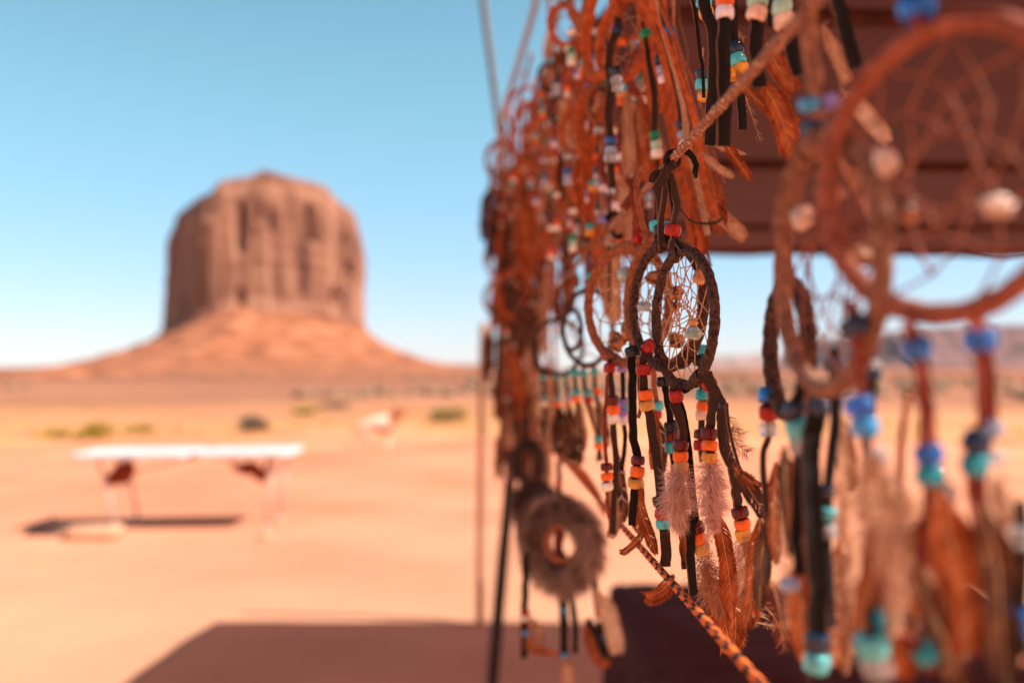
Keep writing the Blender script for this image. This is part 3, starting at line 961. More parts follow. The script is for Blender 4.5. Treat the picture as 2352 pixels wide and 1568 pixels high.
def hoop(root, cx, cy, hw, hh, d, mat, tube=0.0028, tilt=0.0, wraps=26, near='right', web=None, lumps=0.0):
    """A ring wrapped in leather, seen at cx, cy with half sizes hw, hh; returns its frame."""
    c = P(cx, cy, d)
    al_ = math.atan((cx - PW / 2) / FPX)
    rv, fv = V((math.cos(al_), -math.sin(al_), 0)), V((math.sin(al_), math.cos(al_), 0))
    ps = math.acos(min(1, hw / hh))
    A = rv * math.cos(ps) - fv * math.sin(ps) * (1 if near == 'right' else -1)
    U = V((0, 0, 1))
    A, U = A * math.cos(tilt) + U * math.sin(tilt), U * math.cos(tilt) - A * math.sin(tilt)
    R = hh * d / FPX
    N = 200
    s0 = random.uniform(0, 90)
    pts = []
    for i in range(N):
        a = 2 * PI * i / N
        k = R * (1 + 0.02 * noise.noise(V((math.cos(a) * 1.2, math.sin(a) * 1.2, s0))))
        pts.append(c + A * (math.cos(a) * k) + U * (math.sin(a) * k))
    nn = A.cross(U)
    mb = MB()
    def rf(i, j, p):
        fr = (i / N * wraps + j / 14.0 + 0.35 * noise.noise(V((i * 0.13, s0, 0)))) % 1
        return 1 + 0.11 * (fr - 0.5) + (-0.12 if fr < 0.08 else 0) + 0.10 * noise.noise(p * 260) + 0.05 * noise.noise(p * 900) + lumps * noise.noise(p * 70)
    mb.tube(pts, tube, 14, True, hint=nn, rfun=rf)
    mb.build('hoop', mat, root, V(root.location))
    fr = dict(c=c, A=A, U=U, R=R, N=nn, tube=tube, root=root)
    if web: make_web(fr, **web)
    return fr


def hp(fr, deg, k=1.0):
    a = math.radians(deg)
    return fr['c'] + fr['A'] * (math.cos(a) * fr['R'] * k) + fr['U'] * (math.sin(a) * fr['R'] * k)


def make_web(fr, n=10, layers=6, r=0.00032, stones=(), seed=1, centre=0.13, mat='sinew'):
    rnd = random.Random(seed)
    root = fr['root']
    Ri = fr['R'] - fr['tube'] * 0.8
    cur = [(2 * PI * (i + rnd.uniform(-.18, .18)) / n, Ri) for i in range(n)]
    pos = lambda a, q: fr['c'] + fr['A'] * (math.cos(a) * q) + fr['U'] * (math.sin(a) * q)
    mb = MB(); nodes = []
    off = fr['N'] * 0
    L = [[pos(*q) for q in cur]]
    rr = Ri
    for k in range(layers):
        prev = L[-1]
        rr = rr - (rr - Ri * centre) * (0.30 + 0.03 * k)
        nxt = []
        for i in range(n):
            m = (prev[i] + prev[(i + 1) % n]) * 0.5 - fr['c']
            q = m.normalized() * rr * (1 + rnd.uniform(-0.10, 0.10))
            q = q + fr['A'].lerp(fr['U'], 0.5) * 0
            j = V((rnd.uniform(-1, 1), rnd.uniform(-1, 1), rnd.uniform(-1, 1))) * 0.0008
            nxt.append(fr['c'] + q + j)
        for i in range(n):
            for e_ in (prev[i], prev[(i + 1) % n]):
                if rnd.random() < 0.96:
                    mid = (e_ + nxt[i]) / 2 + V((0, 0, -0.0004))
                    mb.tube([e_, mid, nxt[i]], r * rnd.uniform(0.8, 1.2), 5)
            mb.blob(nxt[i], r * 2.0, i, 0.2, 6, 4)
        nodes += nxt
        L.append(nxt)
    ring = L[-1] + [L[-1][0]]
    for a, b in zip(ring, ring[1:]): mb.seg(a, b, r)
    mb.build('web', M[mat], root, V(root.location))
    for (k, mt, sz, sq, sd) in stones:
        st = MB()
        st.blob(nodes[k % len(nodes)], sz, sd, 0.55, 14, 10, sq, 1.6)
        st.build('stone', M[mt], root, V(root.location))


def binding(fr, deg, mat, w=0.006, name='binding', n=2, k=1.12):
    """Leather lashed round the hoop at an angle."""
    a = math.radians(deg)
    c = hp(fr, deg)
    rad_ = (c - fr['c']).normalized()
    tan_ = rad_.cross(fr['N'])
    mb = MB()
    for q in range(n):
        o_ = tan_ * ((q - (n - 1) / 2) * w * 0.9)
        sk = tan_ * w * 0.25
        pts = [c + o_ + sk * math.sin(2 * PI * i / 14) + (rad_ * math.cos(2 * PI * i / 14) + fr['N'] * math.sin(2 * PI * i / 14)) * fr['tube'] * k * 1.12 for i in range(15)]
        rr = []
        for i, p in enumerate(pts):
            out = (p - c - o_).normalized()
            rr.append([p - tan_ * w * .5, p + out * 0.0008, p + tan_ * w * .5, p - out * 0.0008])
        mb.rings(rr)
    return mb.build(name, mat, fr['root'], V(fr['root'].location), smooth=False)


def feather(root, pts, hw, d, mat='rust_feather', style='vane', n=None, bw=None, flat=0.0, name='feather', seed=None, curl=0.0, gap=0.06):
    """A feather along picture points; hw = half width in px. style vane: hackle barbs; down: fluffy."""
    rnd = random.Random(seed if seed is not None else int(pts[0][0] * 7 + pts[0][1] * 3))
    p = path3(pts, d)
    Mx = 40
    c = catmull(p, Mx)
    k = d / FPX
    L = sum((c[i + 1] - c[i]).length for i in range(Mx))
    hwm = hw * k
    mb = MB()
    r0 = max(0.00035, hwm * 0.035)
    if style != 'down':
        mb.tube(c, [r0 * (1 - 0.8 * i / Mx) for i in range(Mx + 1)], 5, mif=lambda i, j: 2)
    bw = bw or max(0.00042, 0.55 * k)
    if style == 'vane':
        nb = 84
        for sd in (-1, 1):
            rowsv = []; off = rnd.uniform(0, 60); len_k = 1.0; cut = 0.0
            for i in range(nb + 1):
                q_ = i / nb
                prof = (min(1, q_ / 0.16 + 0.15) ** 0.7) * (min(1, (1.02 - q_) / 0.32) ** 0.6)
                f = q_ * (Mx - 1.001); q = int(f); base = c[q].lerp(c[q + 1], f - q)
                t = (c[q + 1] - c[q]).normalized()
                nn = perp(t, V((flat, -1, 0.1)))
                bb = t.cross(nn) * sd
                wav = noise.noise(V((q_ * 7, off, 0)))
                l = hwm * prof * (1.0 + 0.22 * wav + rnd.uniform(-.07, .07)) * 1.25
                dir_ = (bb + t * (0.85 + 0.35 * wav + 0.3 * q_) + nn * (0.25 * noise.noise(V((q_ * 4, off, 5))))).normalized()
                bend = t * 0.28 * l + nn * (0.12 + curl) * l
                rowsv.append([base + dir_ * (l * u) + bend * (u * u) for u in (0, 0.34, 0.67, 1.0)])
            split = [noise.noise(V((i * 0.9, off, 3))) > 0.46 - gap for i in range(nb + 1)]
            for i in range(nb):
                a_, b_ = rowsv[i], rowsv[i + 1]
                mj = 1 if rnd.random() < 0.45 else 0
                kk = 3 if not split[i] else rnd.choice((0, 1, 1, 2))
                for u in range(3):
                    if u < kk:
                        mb.add([a_[u], a_[u + 1], b_[u + 1], b_[u]], [(0, 1, 2, 3)], mj)
                    else:
                        mb.add([a_[u], a_[u + 1], a_[u].lerp(b_[u], 0.4)], [(0, 1, 2)], mj)
                e_ = (a_[3] - a_[2])
                for _ in range(3):
                    w_ = rnd.random()
                    mb.hair(a_[2].lerp(b_[2], w_), e_.normalized(), e_.length * rnd.uniform(0.9, 1.5), bw * 0.7, e_.normalized() * 0.1 - V((0, 0, 0.1)), 2)
        # soft afterfeather at the root
        for i in range(50):
            s = rnd.random() * 0.2
            base = c[int(s * Mx)]
            t = (c[1] - c[0]).normalized()
            dv = V((rnd.uniform(-1, 1), rnd.uniform(-1, 1), rnd.uniform(-1, 1)))
            dir_ = (dv + t * 0.6).normalized()
            mb.hair(base, dir_, hwm * rnd.uniform(0.5, 1.0), bw * 0.7, dv * 0.3 - t * 0.1, 3)
    elif style == 'down':
        n = int((n or 620) * 2.4)
        for i in range(n):
            q_ = rnd.random() ** 0.9
            prof = (0.55 + 0.45 * min(1, q_ / 0.25)) * (min(1, (1.02 - q_) / 0.35) ** 0.6)
            k0 = int(q_ * (Mx - 1))
            t = (c[k0 + 1] - c[k0]).normalized()
            dv = V((rnd.gauss(0, 1), rnd.gauss(0, 1), rnd.gauss(0, 1))).normalized()
            base = c[k0] + dv * (hwm * prof * rnd.uniform(0.0, 0.7))
            cl = noise.noise_vector(base / max(hwm, 1e-5) * 1.6) * 1.2
            dir_ = (dv * 0.95 + t * 0.45 + cl * 0.7).normalized()
            l = hwm * prof * rnd.uniform(0.35, 0.75)
            mb.hair(base, dir_, l, bw * 0.8, cl * 0.5 + V((rnd.gauss(0, .25), rnd.gauss(0, .25), rnd.gauss(0, .25))) + t * 0.2, 4, mi=i % 2)
    elif style == 'wisp':
        n = n or 60
        for i in range(n):
            s = rnd.random()
            base = c[int(s * (Mx - 1))]
            t = (c[int(s * (Mx - 1)) + 1] - c[int(s * (Mx - 1))]).normalized()
            nn = perp(t, V((flat, -1, 0.1))); b = t.cross(nn) * rnd.choice((-1, 1))
            mb.hair(base, (b + t * 0.7 + nn * rnd.uniform(-.3, .3)).normalized(), hwm * rnd.uniform(0.6, 1.2), bw * 0.7, V((0, 0, -0.25)), 4)
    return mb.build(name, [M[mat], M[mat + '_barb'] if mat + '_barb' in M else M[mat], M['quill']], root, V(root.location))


def tuft(root, x, y, d, wpx, hpx, mat, n=700, name='fur_tuft', droop=0.4):
    """A hanging scrap of fur."""
    mb = MB(); k = d / FPX
    for i in range(n):
        s = random.random(); w_ = math.sin(PI * min(1, 0.15 + s * 0.9)) ** 0.6
        p = P(x + random.uniform(-.7, .7) * wpx * 0.5 * w_, y + s * hpx * 0.85, d + random.uniform(-.25, .25) * wpx * k)
        dv = V((random.gauss(0, 1), random.gauss(0, 1), random.gauss(0, .6) - 0.8)).normalized()
        mb.hair(p, dv, wpx * k * random.uniform(0.16, 0.34), max(0.0006, 0.9 * k), V((0, 0, -droop)), 3)
    return mb.build(name, M[mat], root, V(root.location))


def furry_hoop(root, cx, cy, hw, hh, d, thick, mat, n=5200):
    """A ring wrapped in a strip of fur."""
    fr = hoop(root, cx, cy, hw, hh, d, M['hoop_leather'], thick * 0.45, 0, 14)
    mb = MB()
    for i in range(n):
        a = random.uniform(0, 2 * PI); th = random.uniform(0, 2 * PI)
        rad_ = fr['A'] * math.cos(a) + fr['U'] * math.sin(a)
        o_ = rad_ * math.cos(th) + fr['N'] * math.sin(th)
        p = fr['c'] + rad_ * fr['R'] + o_ * thick * 0.45
        tan_ = rad_.cross(fr['N'])
        mb.hair(p, (o_ + tan_ * 0.8 + V((0, 0, -0.2)) + V((random.gauss(0, .25), random.gauss(0, .25), random.gauss(0, .25)))).normalized(), thick * random.uniform(0.5, 0.95), 0.0011, V((0, 0, -0.2)), 3)
    mb.build('fur_wrap', M[mat], root, V(root.location))
    return fr


DL, BLK = M['dark_leather'], M['black_leather']
ROW = 'dreamcatchers along the stall'

# ------------------------------------------------------------------ the two stretched ropes
def vp(x, d0, y, vx=1110.0):
    return x

def rope_at(x0, y0, d0, d):
    """Point at depth d of a level line that runs to the stall's vanishing point (1110, 847)."""
    k = d0 / d
    return P(1110 + (x0 - 1110) * k, HORIZON + (y0 - HORIZON) * k, d)

def depth_rope(name, x0, y0, d0, da, db, rpx, label, mats, mif=None, n=140, sag=0.0, fun=None):
    mb = MB(); pts = []
    for i in range(n + 1):
        f = i / n
        d = 1 / ((1 - f) / da + f / db)                              # even steps in the picture, real positions along the line
        q = rope_at(x0, y0, d0, d)
        pts.append(q + V((0, 0, -sag * 4 * f * (1 - f))))
    r_ = rpx * d0 / FPX
    mb.tube(pts, r_, 16, mif=mif, rfun=fun)
    lo = pts[n // 2]
    ob = mb.build(name, mats, None, lo); ob.location = lo
    tag(ob, label, 'rope')
    return ob
depth_rope('rope', 1545, 366, 0.57, 0.24, 3.3, 9.5, 'pale speckled brown rope slanting down to the knot above the sharp dreamcatcher', M['rope'], n=1500,
           fun=lambda i, j, p: 1 + 0.10 * math.sin(j / 16 * 2 * PI * 4 + p.length * 900) + 0.22 * noise.noise(p * 420))
def stripes(i, j):
    f = i / 1500
    d = 1 / ((1 - f) / 0.28 + f / 2.4)
    return 1 if (d / 0.0165 + (0.22 if (j // 2) % 2 else 0) + 0.1 * math.sin(j * 1.3 + d * 90)) % 1 < 0.42 else 0
depth_rope('cord', 1500, 1289, 0.60, 0.28, 2.4, 8.0, 'orange and black striped braided cord stretched below the dreamcatchers', [M['cord_orange'], M['cord_black']], stripes, 1500,
           fun=lambda i, j, p: 1 + 0.07 * math.sin(j / 16 * 2 * PI * 4 + i * 0.45))

# ------------------------------------------------------------------ the sharp dreamcatcher
t = thing('dreamcatcher', 'sharp dark leather dreamcatcher with red, orange and yellow beads and two pink down feathers', 'dreamcatcher', P(1545, 370, 0.57), ROW)
D1 = t
h1 = hoop(t, 1570, 731, 66, 156, 0.57, M['hoop_leather'], 0.0029, 0.03, 24,
          web=dict(n=11, layers=6, r=0.00034, seed=4, stones=((14, 'brown_stone', 0.0044, (1.1, 0.8, 1), 3), (1, 'amber_stone', 0.0038, (1, 0.8, 1.1), 6),
                   (20, 'blue_stone', 0.0042, (1.2, 0.8, 0.8), 9), (25, 'brown_stone', 0.003, (1, 1, 1), 12), (31, 'amber_stone', 0.0026, (1, 1, 1), 15))))
binding(h1, 103, M['hoop_leather'], 0.0055, n=2); binding(h1, 262, M['hoop_leather'], 0.0055, n=2); binding(h1, -62, M['hoop_leather'], 0.0055, n=2); binding(h1, 215, M['hoop_leather'], 0.005, n=1)
# knot and hanging loop
mb = MB(); kc = P(1545, 372, 0.57)
rd = (rope_at(1545, 366, 0.57, 0.5) - kc).normalized()
for q in range(4):
    nn = perp(rd, V((0, 0, 1))); bb = rd.cross(nn)
    pts = []
    for i in range(17):
        a = 2 * PI * i / 16
        pts.append(P(1545, 366, 0.57) + rd * (q * 0.0042 - 0.012 + 0.003 * math.sin(a)) + (nn * math.cos(a) + bb * math.sin(a)) * (0.0034 + 0.0004 * q))
    rr = []
    for i, p in enumerate(pts):
        out = (p - P(1545, 366, 0.57)).normalized()
        rr.append([p - rd * 0.0024, p + out * 0.0011, p + rd * 0.0024, p - out * 0.0004])
    mb.rings(rr)
mb.build('knot', BLK, t, V(t.location), smooth=False)
thong(t, [(1552, 374), (1534, 392), (1518, 418), (1504, 440)], 21, DL, 0.563, name='knot_end', twist=0.2)
thong(t, [(1548, 352), (1570, 345), (1588, 356), (1600, 378), (1596, 395), (1598, 410)], 19, BLK, 0.56, name='knot_end', twist=1.0, end=0.6)
thong(t, [(1533, 384), (1520, 398), (1506, 404), (1500, 420)], 24, DL, 0.572, name='knot_end', twist=0.8)
thong(t, [(1536, 396), (1529, 425), (1523, 470), (1517, 515), (1520, 560)], 15, DL, 0.575, name='hanging_loop', twist=0.5)
thong(t, [(1540, 400), (1549, 440), (1554, 475), (1546, 512), (1545, 545), (1541, 572)], 16, DL, 0.565, [(1545, 528, 'red')], name='hanging_loop', twist=0.7)
thong(t, [(1533, 400), (1540, 440), (1547, 480), (1545, 515), (1550, 545), (1562, 570)], 9, BLK, 0.568, name='hanging_loop', twist=0.7)
# right hand tail
thong(t, [(1618, 850), (1628, 882), (1634, 905), (1634, 940), (1631, 985), (1630, 1062)], 21, DL, 0.55,
      [(1629, 882, 'red'), (1628, 996, 'dark_red'), (1630, 1023, 'orange'), (1630, 1049, 'yellow')], twist=0.4)
thong(t, [(1622, 856), (1636, 890), (1654, 925), (1660, 965), (1660, 1000), (1668, 1040), (1683, 1075), (1690, 1120), (1694, 1160), (1703, 1200), (1712, 1245), (1722, 1285), (1726, 1320)], 26, DL, 0.53,
      [(1700, 1176, 'dark_red'), (1705, 1202, 'orange'), (1708, 1227, 'yellow')], twist=0.5)
feather(t, [(1630, 1050), (1632, 1110), (1637, 1165), (1641, 1222)], 43, 0.55, 'pink_down', 'down', 1500)
feather(t, [(1646, 1175), (1660, 1240), (1674, 1320), (1683, 1425)], 21, 0.555, 'rust_feather')
feather(t, [(1643, 1160), (1628, 1220), (1622, 1270)], 14, 0.56, 'pink_down', 'down', 220)
# middle tail
thong(t, [(1548, 885), (1553, 909), (1549, 925), (1562, 960), (1570, 1005), (1563, 1020), (1563, 1075)], 23, DL, 0.565,
      [(1553, 908, 'red'), (1563, 1022, 'dark_red'), (1563, 1047, 'orange'), (1564, 1072, 'dull_yellow')], twist=0.5)
thong(t, [(1556, 915), (1568, 950), (1577, 1000), (1584, 1060), (1590, 1130), (1596, 1180), (1603, 1225), (1610, 1268)], 17, BLK, 0.57,
      [(1601, 1211, 'dark_red'), (1604, 1236, 'orange'), (1613, 1260, 'dull_yellow')], twist=0.6)
thong(t, [(1590, 1180), (1586, 1220), (1586, 1280), (1592, 1365)], 22, BLK, 0.565, twist=0.3)
feather(t, [(1562, 1080), (1556, 1120), (1556, 1170), (1563, 1222)], 46, 0.562, 'pink_down', 'down', 1500)
feather(t, [(1567, 1200), (1575, 1240), (1584, 1290)], 15, 0.57, 'rust_feather')
feather(t, [(1615, 1275), (1626, 1320), (1640, 1370), (1655, 1420)], 42, 0.575, 'tan_feather', 'down', 900)
feather(t, [(1630, 1320), (1650, 1390), (1668, 1440), (1676, 1490)], 30, 0.577, 'rust_feather')
feather(t, [(1655, 1300), (1676, 1370), (1690, 1430), (1684, 1500)], 22, 0.57, 'rust_feather')

feather(t, [(1700, 1240), (1690, 1300), (1696, 1360)], 24, 0.57, 'pink_down', 'down', 420)
feather(t, [(1640, 1390), (1668, 1440), (1700, 1480)], 34, 0.585, 'rust_feather', 'down', 700)
feather(t, [(1672, 1250), (1690, 1330), (1700, 1400)], 22, 0.56, 'tan_feather', 'wisp', 120)

# ------------------------------------------------------------------ its neighbour, dark hoop just behind
t = thing('dreamcatcher', 'dark dreamcatcher hanging directly behind the sharp one, its left rim and beaded thongs showing', 'dreamcatcher', P(1518, 500, 0.625), ROW)
h2 = hoop(t, 1531, 702, 80, 143, 0.622, M['hoop_leather'], 0.0031, 0.02, 22, web=dict(n=9, layers=4, r=0.00034, seed=9, stones=((7, 'brown_stone', 0.0045, (1, .8, 1.1), 21), (11, 'brown_stone', 0.0055, (1.3, .8, 0.8), 23), (14, 'blue_stone', 0.0045, (1, .8, 1.1), 27), (4, 'blue_stone', 0.004, (1.3, .8, .7), 29))))
binding(h2, 95, M['hoop_leather'], 0.008, n=2, k=1.3); binding(h2, 225, M['hoop_leather'], 0.006); binding(h2, 300, M['hoop_leather'], 0.006)
thong(t, [(1512, 425), (1515, 470), (1518, 528), (1520, 575)], 15, DL, 0.62, [(1518, 528, 'black')], name='hanging_loop', twist=0.4)
thong(t, [(1505, 430), (1508, 480), (1506, 520), (1512, 570)], 11, DL, 0.635, [(1507, 519, 'turquoise'), (1530, 520, 'turquoise', 0.64)], name='hanging_loop', twist=0.4)
thong(t, [(1468, 800), (1486, 796), (1476, 830), (1477, 860), (1480, 905), (1486, 935), (1494, 960), (1502, 1020), (1512, 1080), (1519, 1140), (1519, 1180), (1524, 1210), (1530, 1250), (1528, 1300)], 17, DL, 0.595,
      [(1488, 794, 'red'), (1478, 849, 'red'), (1483, 906, 'orange'), (1485, 930, 'dull_yellow'), (1516, 1150, 'black'), (1520, 1179, 'red'), (1523, 1203, 'turquoise')], twist=0.5, end=1.5)
thong(t, [(1470, 850), (1468, 890), (1472, 930), (1466, 960)], 8, M['brown_suede'], 0.6, twist=0.4)
thong(t, [(1448, 800), (1452, 860), (1453, 930), (1454, 1000), (1463, 1045), (1461, 1100), (1456, 1140), (1452, 1206)], 22, BLK, 0.605,
      [(1452, 808, 'black'), (1465, 1057, 'dark_red'), (1464, 1083, 'orange'), (1459, 1107, 'dull_yellow')], twist=0.3, end=0.8)
thong(t, [(1606, 815), (1612, 860), (1614, 920), (1611, 960), (1610, 1010), (1612, 1060)], 15, DL, 0.64,
      [(1605, 826, 'black'), (1615, 803, 'turquoise', 0.65), (1613, 907, 'teal'), (1616, 932, 'orange'), (1613, 953, 'peach'), (1610, 998, 'dark_red'), (1608, 1022, 'red')], twist=0.4)
thong(t, [(1528, 870), (1530, 905), (1540, 960), (1544, 1000), (1546, 1060), (1556, 1120)], 15, BLK, 0.60,
      [(1525, 877, 'black'), (1542, 979, 'black'), (1544, 1002, 'dark_red'), (1543, 1026, 'teal')], twist=0.4)
thong(t, [(1566, 1160), (1570, 1220), (1570, 1262), (1574, 1305)], 18, BLK, 0.6, twist=0.3)
feather(t, [(1461, 1110), (1470, 1165), (1490, 1225), (1508, 1275)], 15, 0.605, 'rust_feather')
feather(t, [(1475, 1100), (1462, 1160), (1470, 1225)], 17, 0.63, 'rust_feather')
feather(t, [(1548, 1318), (1530, 1345), (1508, 1362), (1484, 1368)], 20, 0.6, 'rust_feather')
feather(t, [(1482, 1215), (1464, 1240), (1440, 1262), (1424, 1266)], 9, 0.62, 'rust_feather')
feather(t, [(1500, 940), (1502, 1000), (1498, 1080)], 13, 0.64, 'rust_feather')

# ------------------------------------------------------------------ orange hoops behind
t = thing('dreamcatcher', 'orange-brown dreamcatcher whose rim curves round just behind the two dark hoops', 'dreamcatcher', P(1480, 440, 0.66), ROW)
h3 = hoop(t, 1522, 690, 84, 150, 0.66, M['brown_suede'], 0.0030, 0.05, 22, web=dict(n=8, layers=3, r=0.0004, seed=3, stones=((6, 'brown_stone', 0.004, (1, 1, 1), 2),)))
binding(h3, 100, M['brown_suede'], 0.008)
thong(t, [(1478, 380), (1462, 430), (1470, 490), (1490, 560)], 14, M['brown_suede'], 0.67, [(1463, 546, 'red', 0.68)], name='hanging_loop', twist=0.3)
thong(t, [(1500, 840), (1504, 900), (1509, 932), (1505, 990)], 12, M['brown_suede'], 0.68, [(1509, 932, 'turquoise'), (1506, 950, 'red')], twist=0.3)
thong(t, [(1430, 835), (1431, 900), (1432, 960), (1436, 1010), (1428, 1080)], 10, BLK, 0.72, [(1429, 845, 'purple'), (1431, 925, 'purple'), (1431, 946, 'purple'), (1432, 965, 'lilac'), (1441, 934, 'turquoise')], twist=0.3)
feather(t, [(1510, 960), (1520, 1030), (1512, 1110)], 15, 0.68, 'dark_feather')

t = thing('dreamcatcher', 'orange-brown dreamcatcher, left of the sharp one, with a red bead under its rim', 'dreamcatcher', P(1455, 545, 0.70), ROW)
h4 = hoop(t, 1440, 699, 92, 132, 0.70, M['brown_suede'], 0.0033, 0.06, 20, web=dict(n=8, layers=4, r=0.00045, seed=13, stones=((5, 'brown_stone', 0.006, (1, 1, 1), 2), (9, 'blue_stone', 0.0055, (1, 1, 1), 5), (13, 'brown_stone', 0.005, (0.7, .7, 1.5), 8))))
binding(h4, 85, M['brown_suede'], 0.008); binding(h4, 243, M['brown_suede'], 0.007)
thong(t, [(1455, 440), (1463, 500), (1463, 546), (1462, 580)], 22, M['red_suede'], 0.70, [(1463, 547, 'red', 0.7, 1.05)], name='hanging_loop', twist=0.2)
thong(t, [(1455, 600), (1457, 700), (1452, 800), (1455, 880)], 16, DL, 0.72, name='thong', twist=0.3)
thong(t, [(1400, 825), (1401, 845), (1404, 880), (1408, 920), (1409, 980), (1415, 1060), (1412, 1120), (1407, 1226)], 14, M['dark_leather'], 0.70,
      [(1400, 845, 'red'), (1408, 919, 'dark_red'), (1408, 941, 'orange'), (1409, 962, 'white')], twist=0.4)
thong(t, [(1396, 860), (1392, 920), (1389, 1000), (1393, 1060), (1394, 1130), (1400, 1190)], 8, M['red_suede'], 0.70,
      [(1393, 1072, 'dark_red'), (1394, 1094, 'orange'), (1394, 1116, 'white')], twist=0.4)
feather(t, [(1400, 1115), (1404, 1150), (1410, 1195), (1402, 1235)], 16, 0.71, 'tan_feather')
feather(t, [(1418, 1040), (1424, 1100), (1432, 1160), (1430, 1200)], 14, 0.72, 'dark_feather')

# ------------------------------------------------------------------ thin dark hoops with teal beads
t = thing('dreamcatcher', 'thin dark hoop against the pale sky with teal beads along its lower rim', 'dreamcatcher', P(1352, 560, 1.0), ROW)
h5 = hoop(t, 1349, 752, 57, 86, 1.0, M['hoop_leather'], 0.0026, 0, 20, web=dict(n=7, layers=2, r=0.0005, seed=3))
hoop(t, 1314, 758, 21, 46, 1.0, M['hoop_leather'], 0.0022, 0.1, 16)
thong(t, [(1352, 480), (1350, 560), (1352, 600), (1351, 668)], 8, DL, 1.0, [(1356, 634, 'teal')], name='hanging_loop', twist=0.3)
for i, (x, y, l, cols) in enumerate(((1319, 856, 180, ('teal', 'teal', 'orange')), (1365, 854, 150, ('teal', 'orange', 'clear')), (1340, 858, 200, ('teal', 'teal', 'red')))):
    bs = [(x, y, cols[0]), (x + 4 + i * 3, y + 45, cols[1]), (x + 4 + i * 3, y + 60, cols[2])]
    thong(t, [(x, y - 20), (x, y), (x + 6, y + 60), (x + 14 + 8 * i, y + l * 0.7), (x + 22 + 10 * i, y + l)], 9, DL, 1.0, bs, twist=0.4)
    feather(t, [(x + 8, y + 60), (x + 16 + 6 * i, y + 110), (x + 26 + 8 * i, y + 175)], 11, 1.0, 'tan_feather')
thong(t, [(1368, 900), (1374, 960), (1376, 1010), (1372, 1060)], 7, DL, 0.95, [(1374, 1008, 'teal'), (1375, 1024, 'orange')])

t = thing('dreamcatcher', 'round dark hoop facing the camera, teal beads and dark brown feathers below it', 'dreamcatcher', P(1283, 700, 1.35), ROW)
h6 = hoop(t, 1280, 797, 58, 62, 1.35, M['hoop_leather'], 0.0034, 0, 18, lumps=0.3)
thong(t, [(1283, 660), (1283, 700), (1281, 740)], 9, DL, 1.35, name='hanging_loop')
for i, (x, cols) in enumerate(((1247, ('teal', 'teal', 'peach')), (1278, ('teal', 'teal', 'orange')), (1300, ('teal', 'purple', 'orange')))):
    thong(t, [(x, 850), (x, 866), (x + 3, 910), (x + 4, 960), (x + 2, 1000)], 9, BLK, 1.35, [(x, 866, cols[0]), (x + 4, 915, cols[1]), (x + 4, 928, cols[2])], twist=0.3)
feather(t, [(1283, 930), (1290, 990), (1304, 1060)], 26, 1.35, 'dark_feather', bw=0.0011)
feather(t, [(1306, 930), (1318, 1000), (1332, 1070)], 17, 1.34, 'dark_feather', bw=0.0011)
feather(t, [(1258, 935), (1262, 990), (1268, 1040)], 18, 1.36, 'tan_feather', bw=0.0011)
feather(t, [(1300, 1060), (1340, 1090), (1372, 1140), (1392, 1190)], 9, 1.2, 'rust_feather', bw=0.0009)

# ------------------------------------------------------------------ fur-wrapped ones, low on the left
t = thing('dreamcatcher', 'big grey-brown fur-wrapped ring with a small hole, bright blue beads on black thongs below', 'dreamcatcher', P(1288, 1090, 1.3), ROW)
D7 = t
fr = furry_hoop(t, 1289, 1248, 66, 82, 1.3, 0.0245, 'fur', 7000)
hoop(t, 1268, 1226, 76, 92, 1.37, M['hoop_leather'], 0.006, 0, 16, lumps=0.3)
hoop(t, 1294, 1246, 38, 40, 1.29, M['brown_suede'], 0.005, 0, 16, lumps=0.3)
thong(t, [(1283, 1060), (1284, 1110), (1285, 1170)], 12, DL, 1.3, [(1283, 1112, 'red')], name='hanging_loop')
thong(t, [(1262, 1175), (1284, 1220), (1280, 1285)], 26, M['red_suede'], 1.3, name='centre_strap', twist=0.5)
for x0, x1, y1, bs, w_ in ((1208, 1203, 1400, (('red', 1404), ('white', 1418), ('sky', 1452)), 17), (1292, 1296, 1488, (('sky', 1400), ('navy', 1414), ('sky', 1503)), 20), (1358, 1388, 1450, (('sky', 1368), ('red', 1404), ('white', 1420), ('sky', 1464)), 18)):
    bb = []
    for cc, yy in bs:
        f = (yy - 1300) / 200
        bb.append((x0 + (x1 - x0) * f, yy, cc, 1.3, 1.05))
    thong(t, [(x0, 1270), (x0 + (x1 - x0) * .2, 1330), (x0 + (x1 - x0) * .6, 1410), (x1, 1510)], w_, BLK, 1.3, bb, twist=0.4)
thong(t, [(1300, 1310), (1318, 1400), (1322, 1500)], 15, BLK, 1.31, twist=0.3)
thong(t, [(1350, 1420), (1376, 1470), (1388, 1508)], 16, BLK, 1.29, twist=0.3)
tuft(t, 1292, 1290, 1.3, 84, 80, 'dark_fur', 1500)
feather(t, [(1365, 1350), (1392, 1400), (1408, 1450), (1418, 1500)], 22, 1.29, 'cream_feather', bw=0.001)
feather(t, [(1215, 1400), (1205, 1450), (1225, 1485), (1290, 1505)], 12, 1.3, 'rust_feather', bw=0.001)
feather(t, [(1345, 1430), (1365, 1490), (1395, 1530)], 16, 1.31, 'rust_feather', bw=0.001)
feather(t, [(1296, 1500), (1305, 1550), (1318, 1610)], 18, 1.3, 'tan_feather', bw=0.001)
feather(t, [(1222, 1420), (1232, 1440), (1240, 1480)], 14, 1.32, 'tan_feather', bw=0.001)

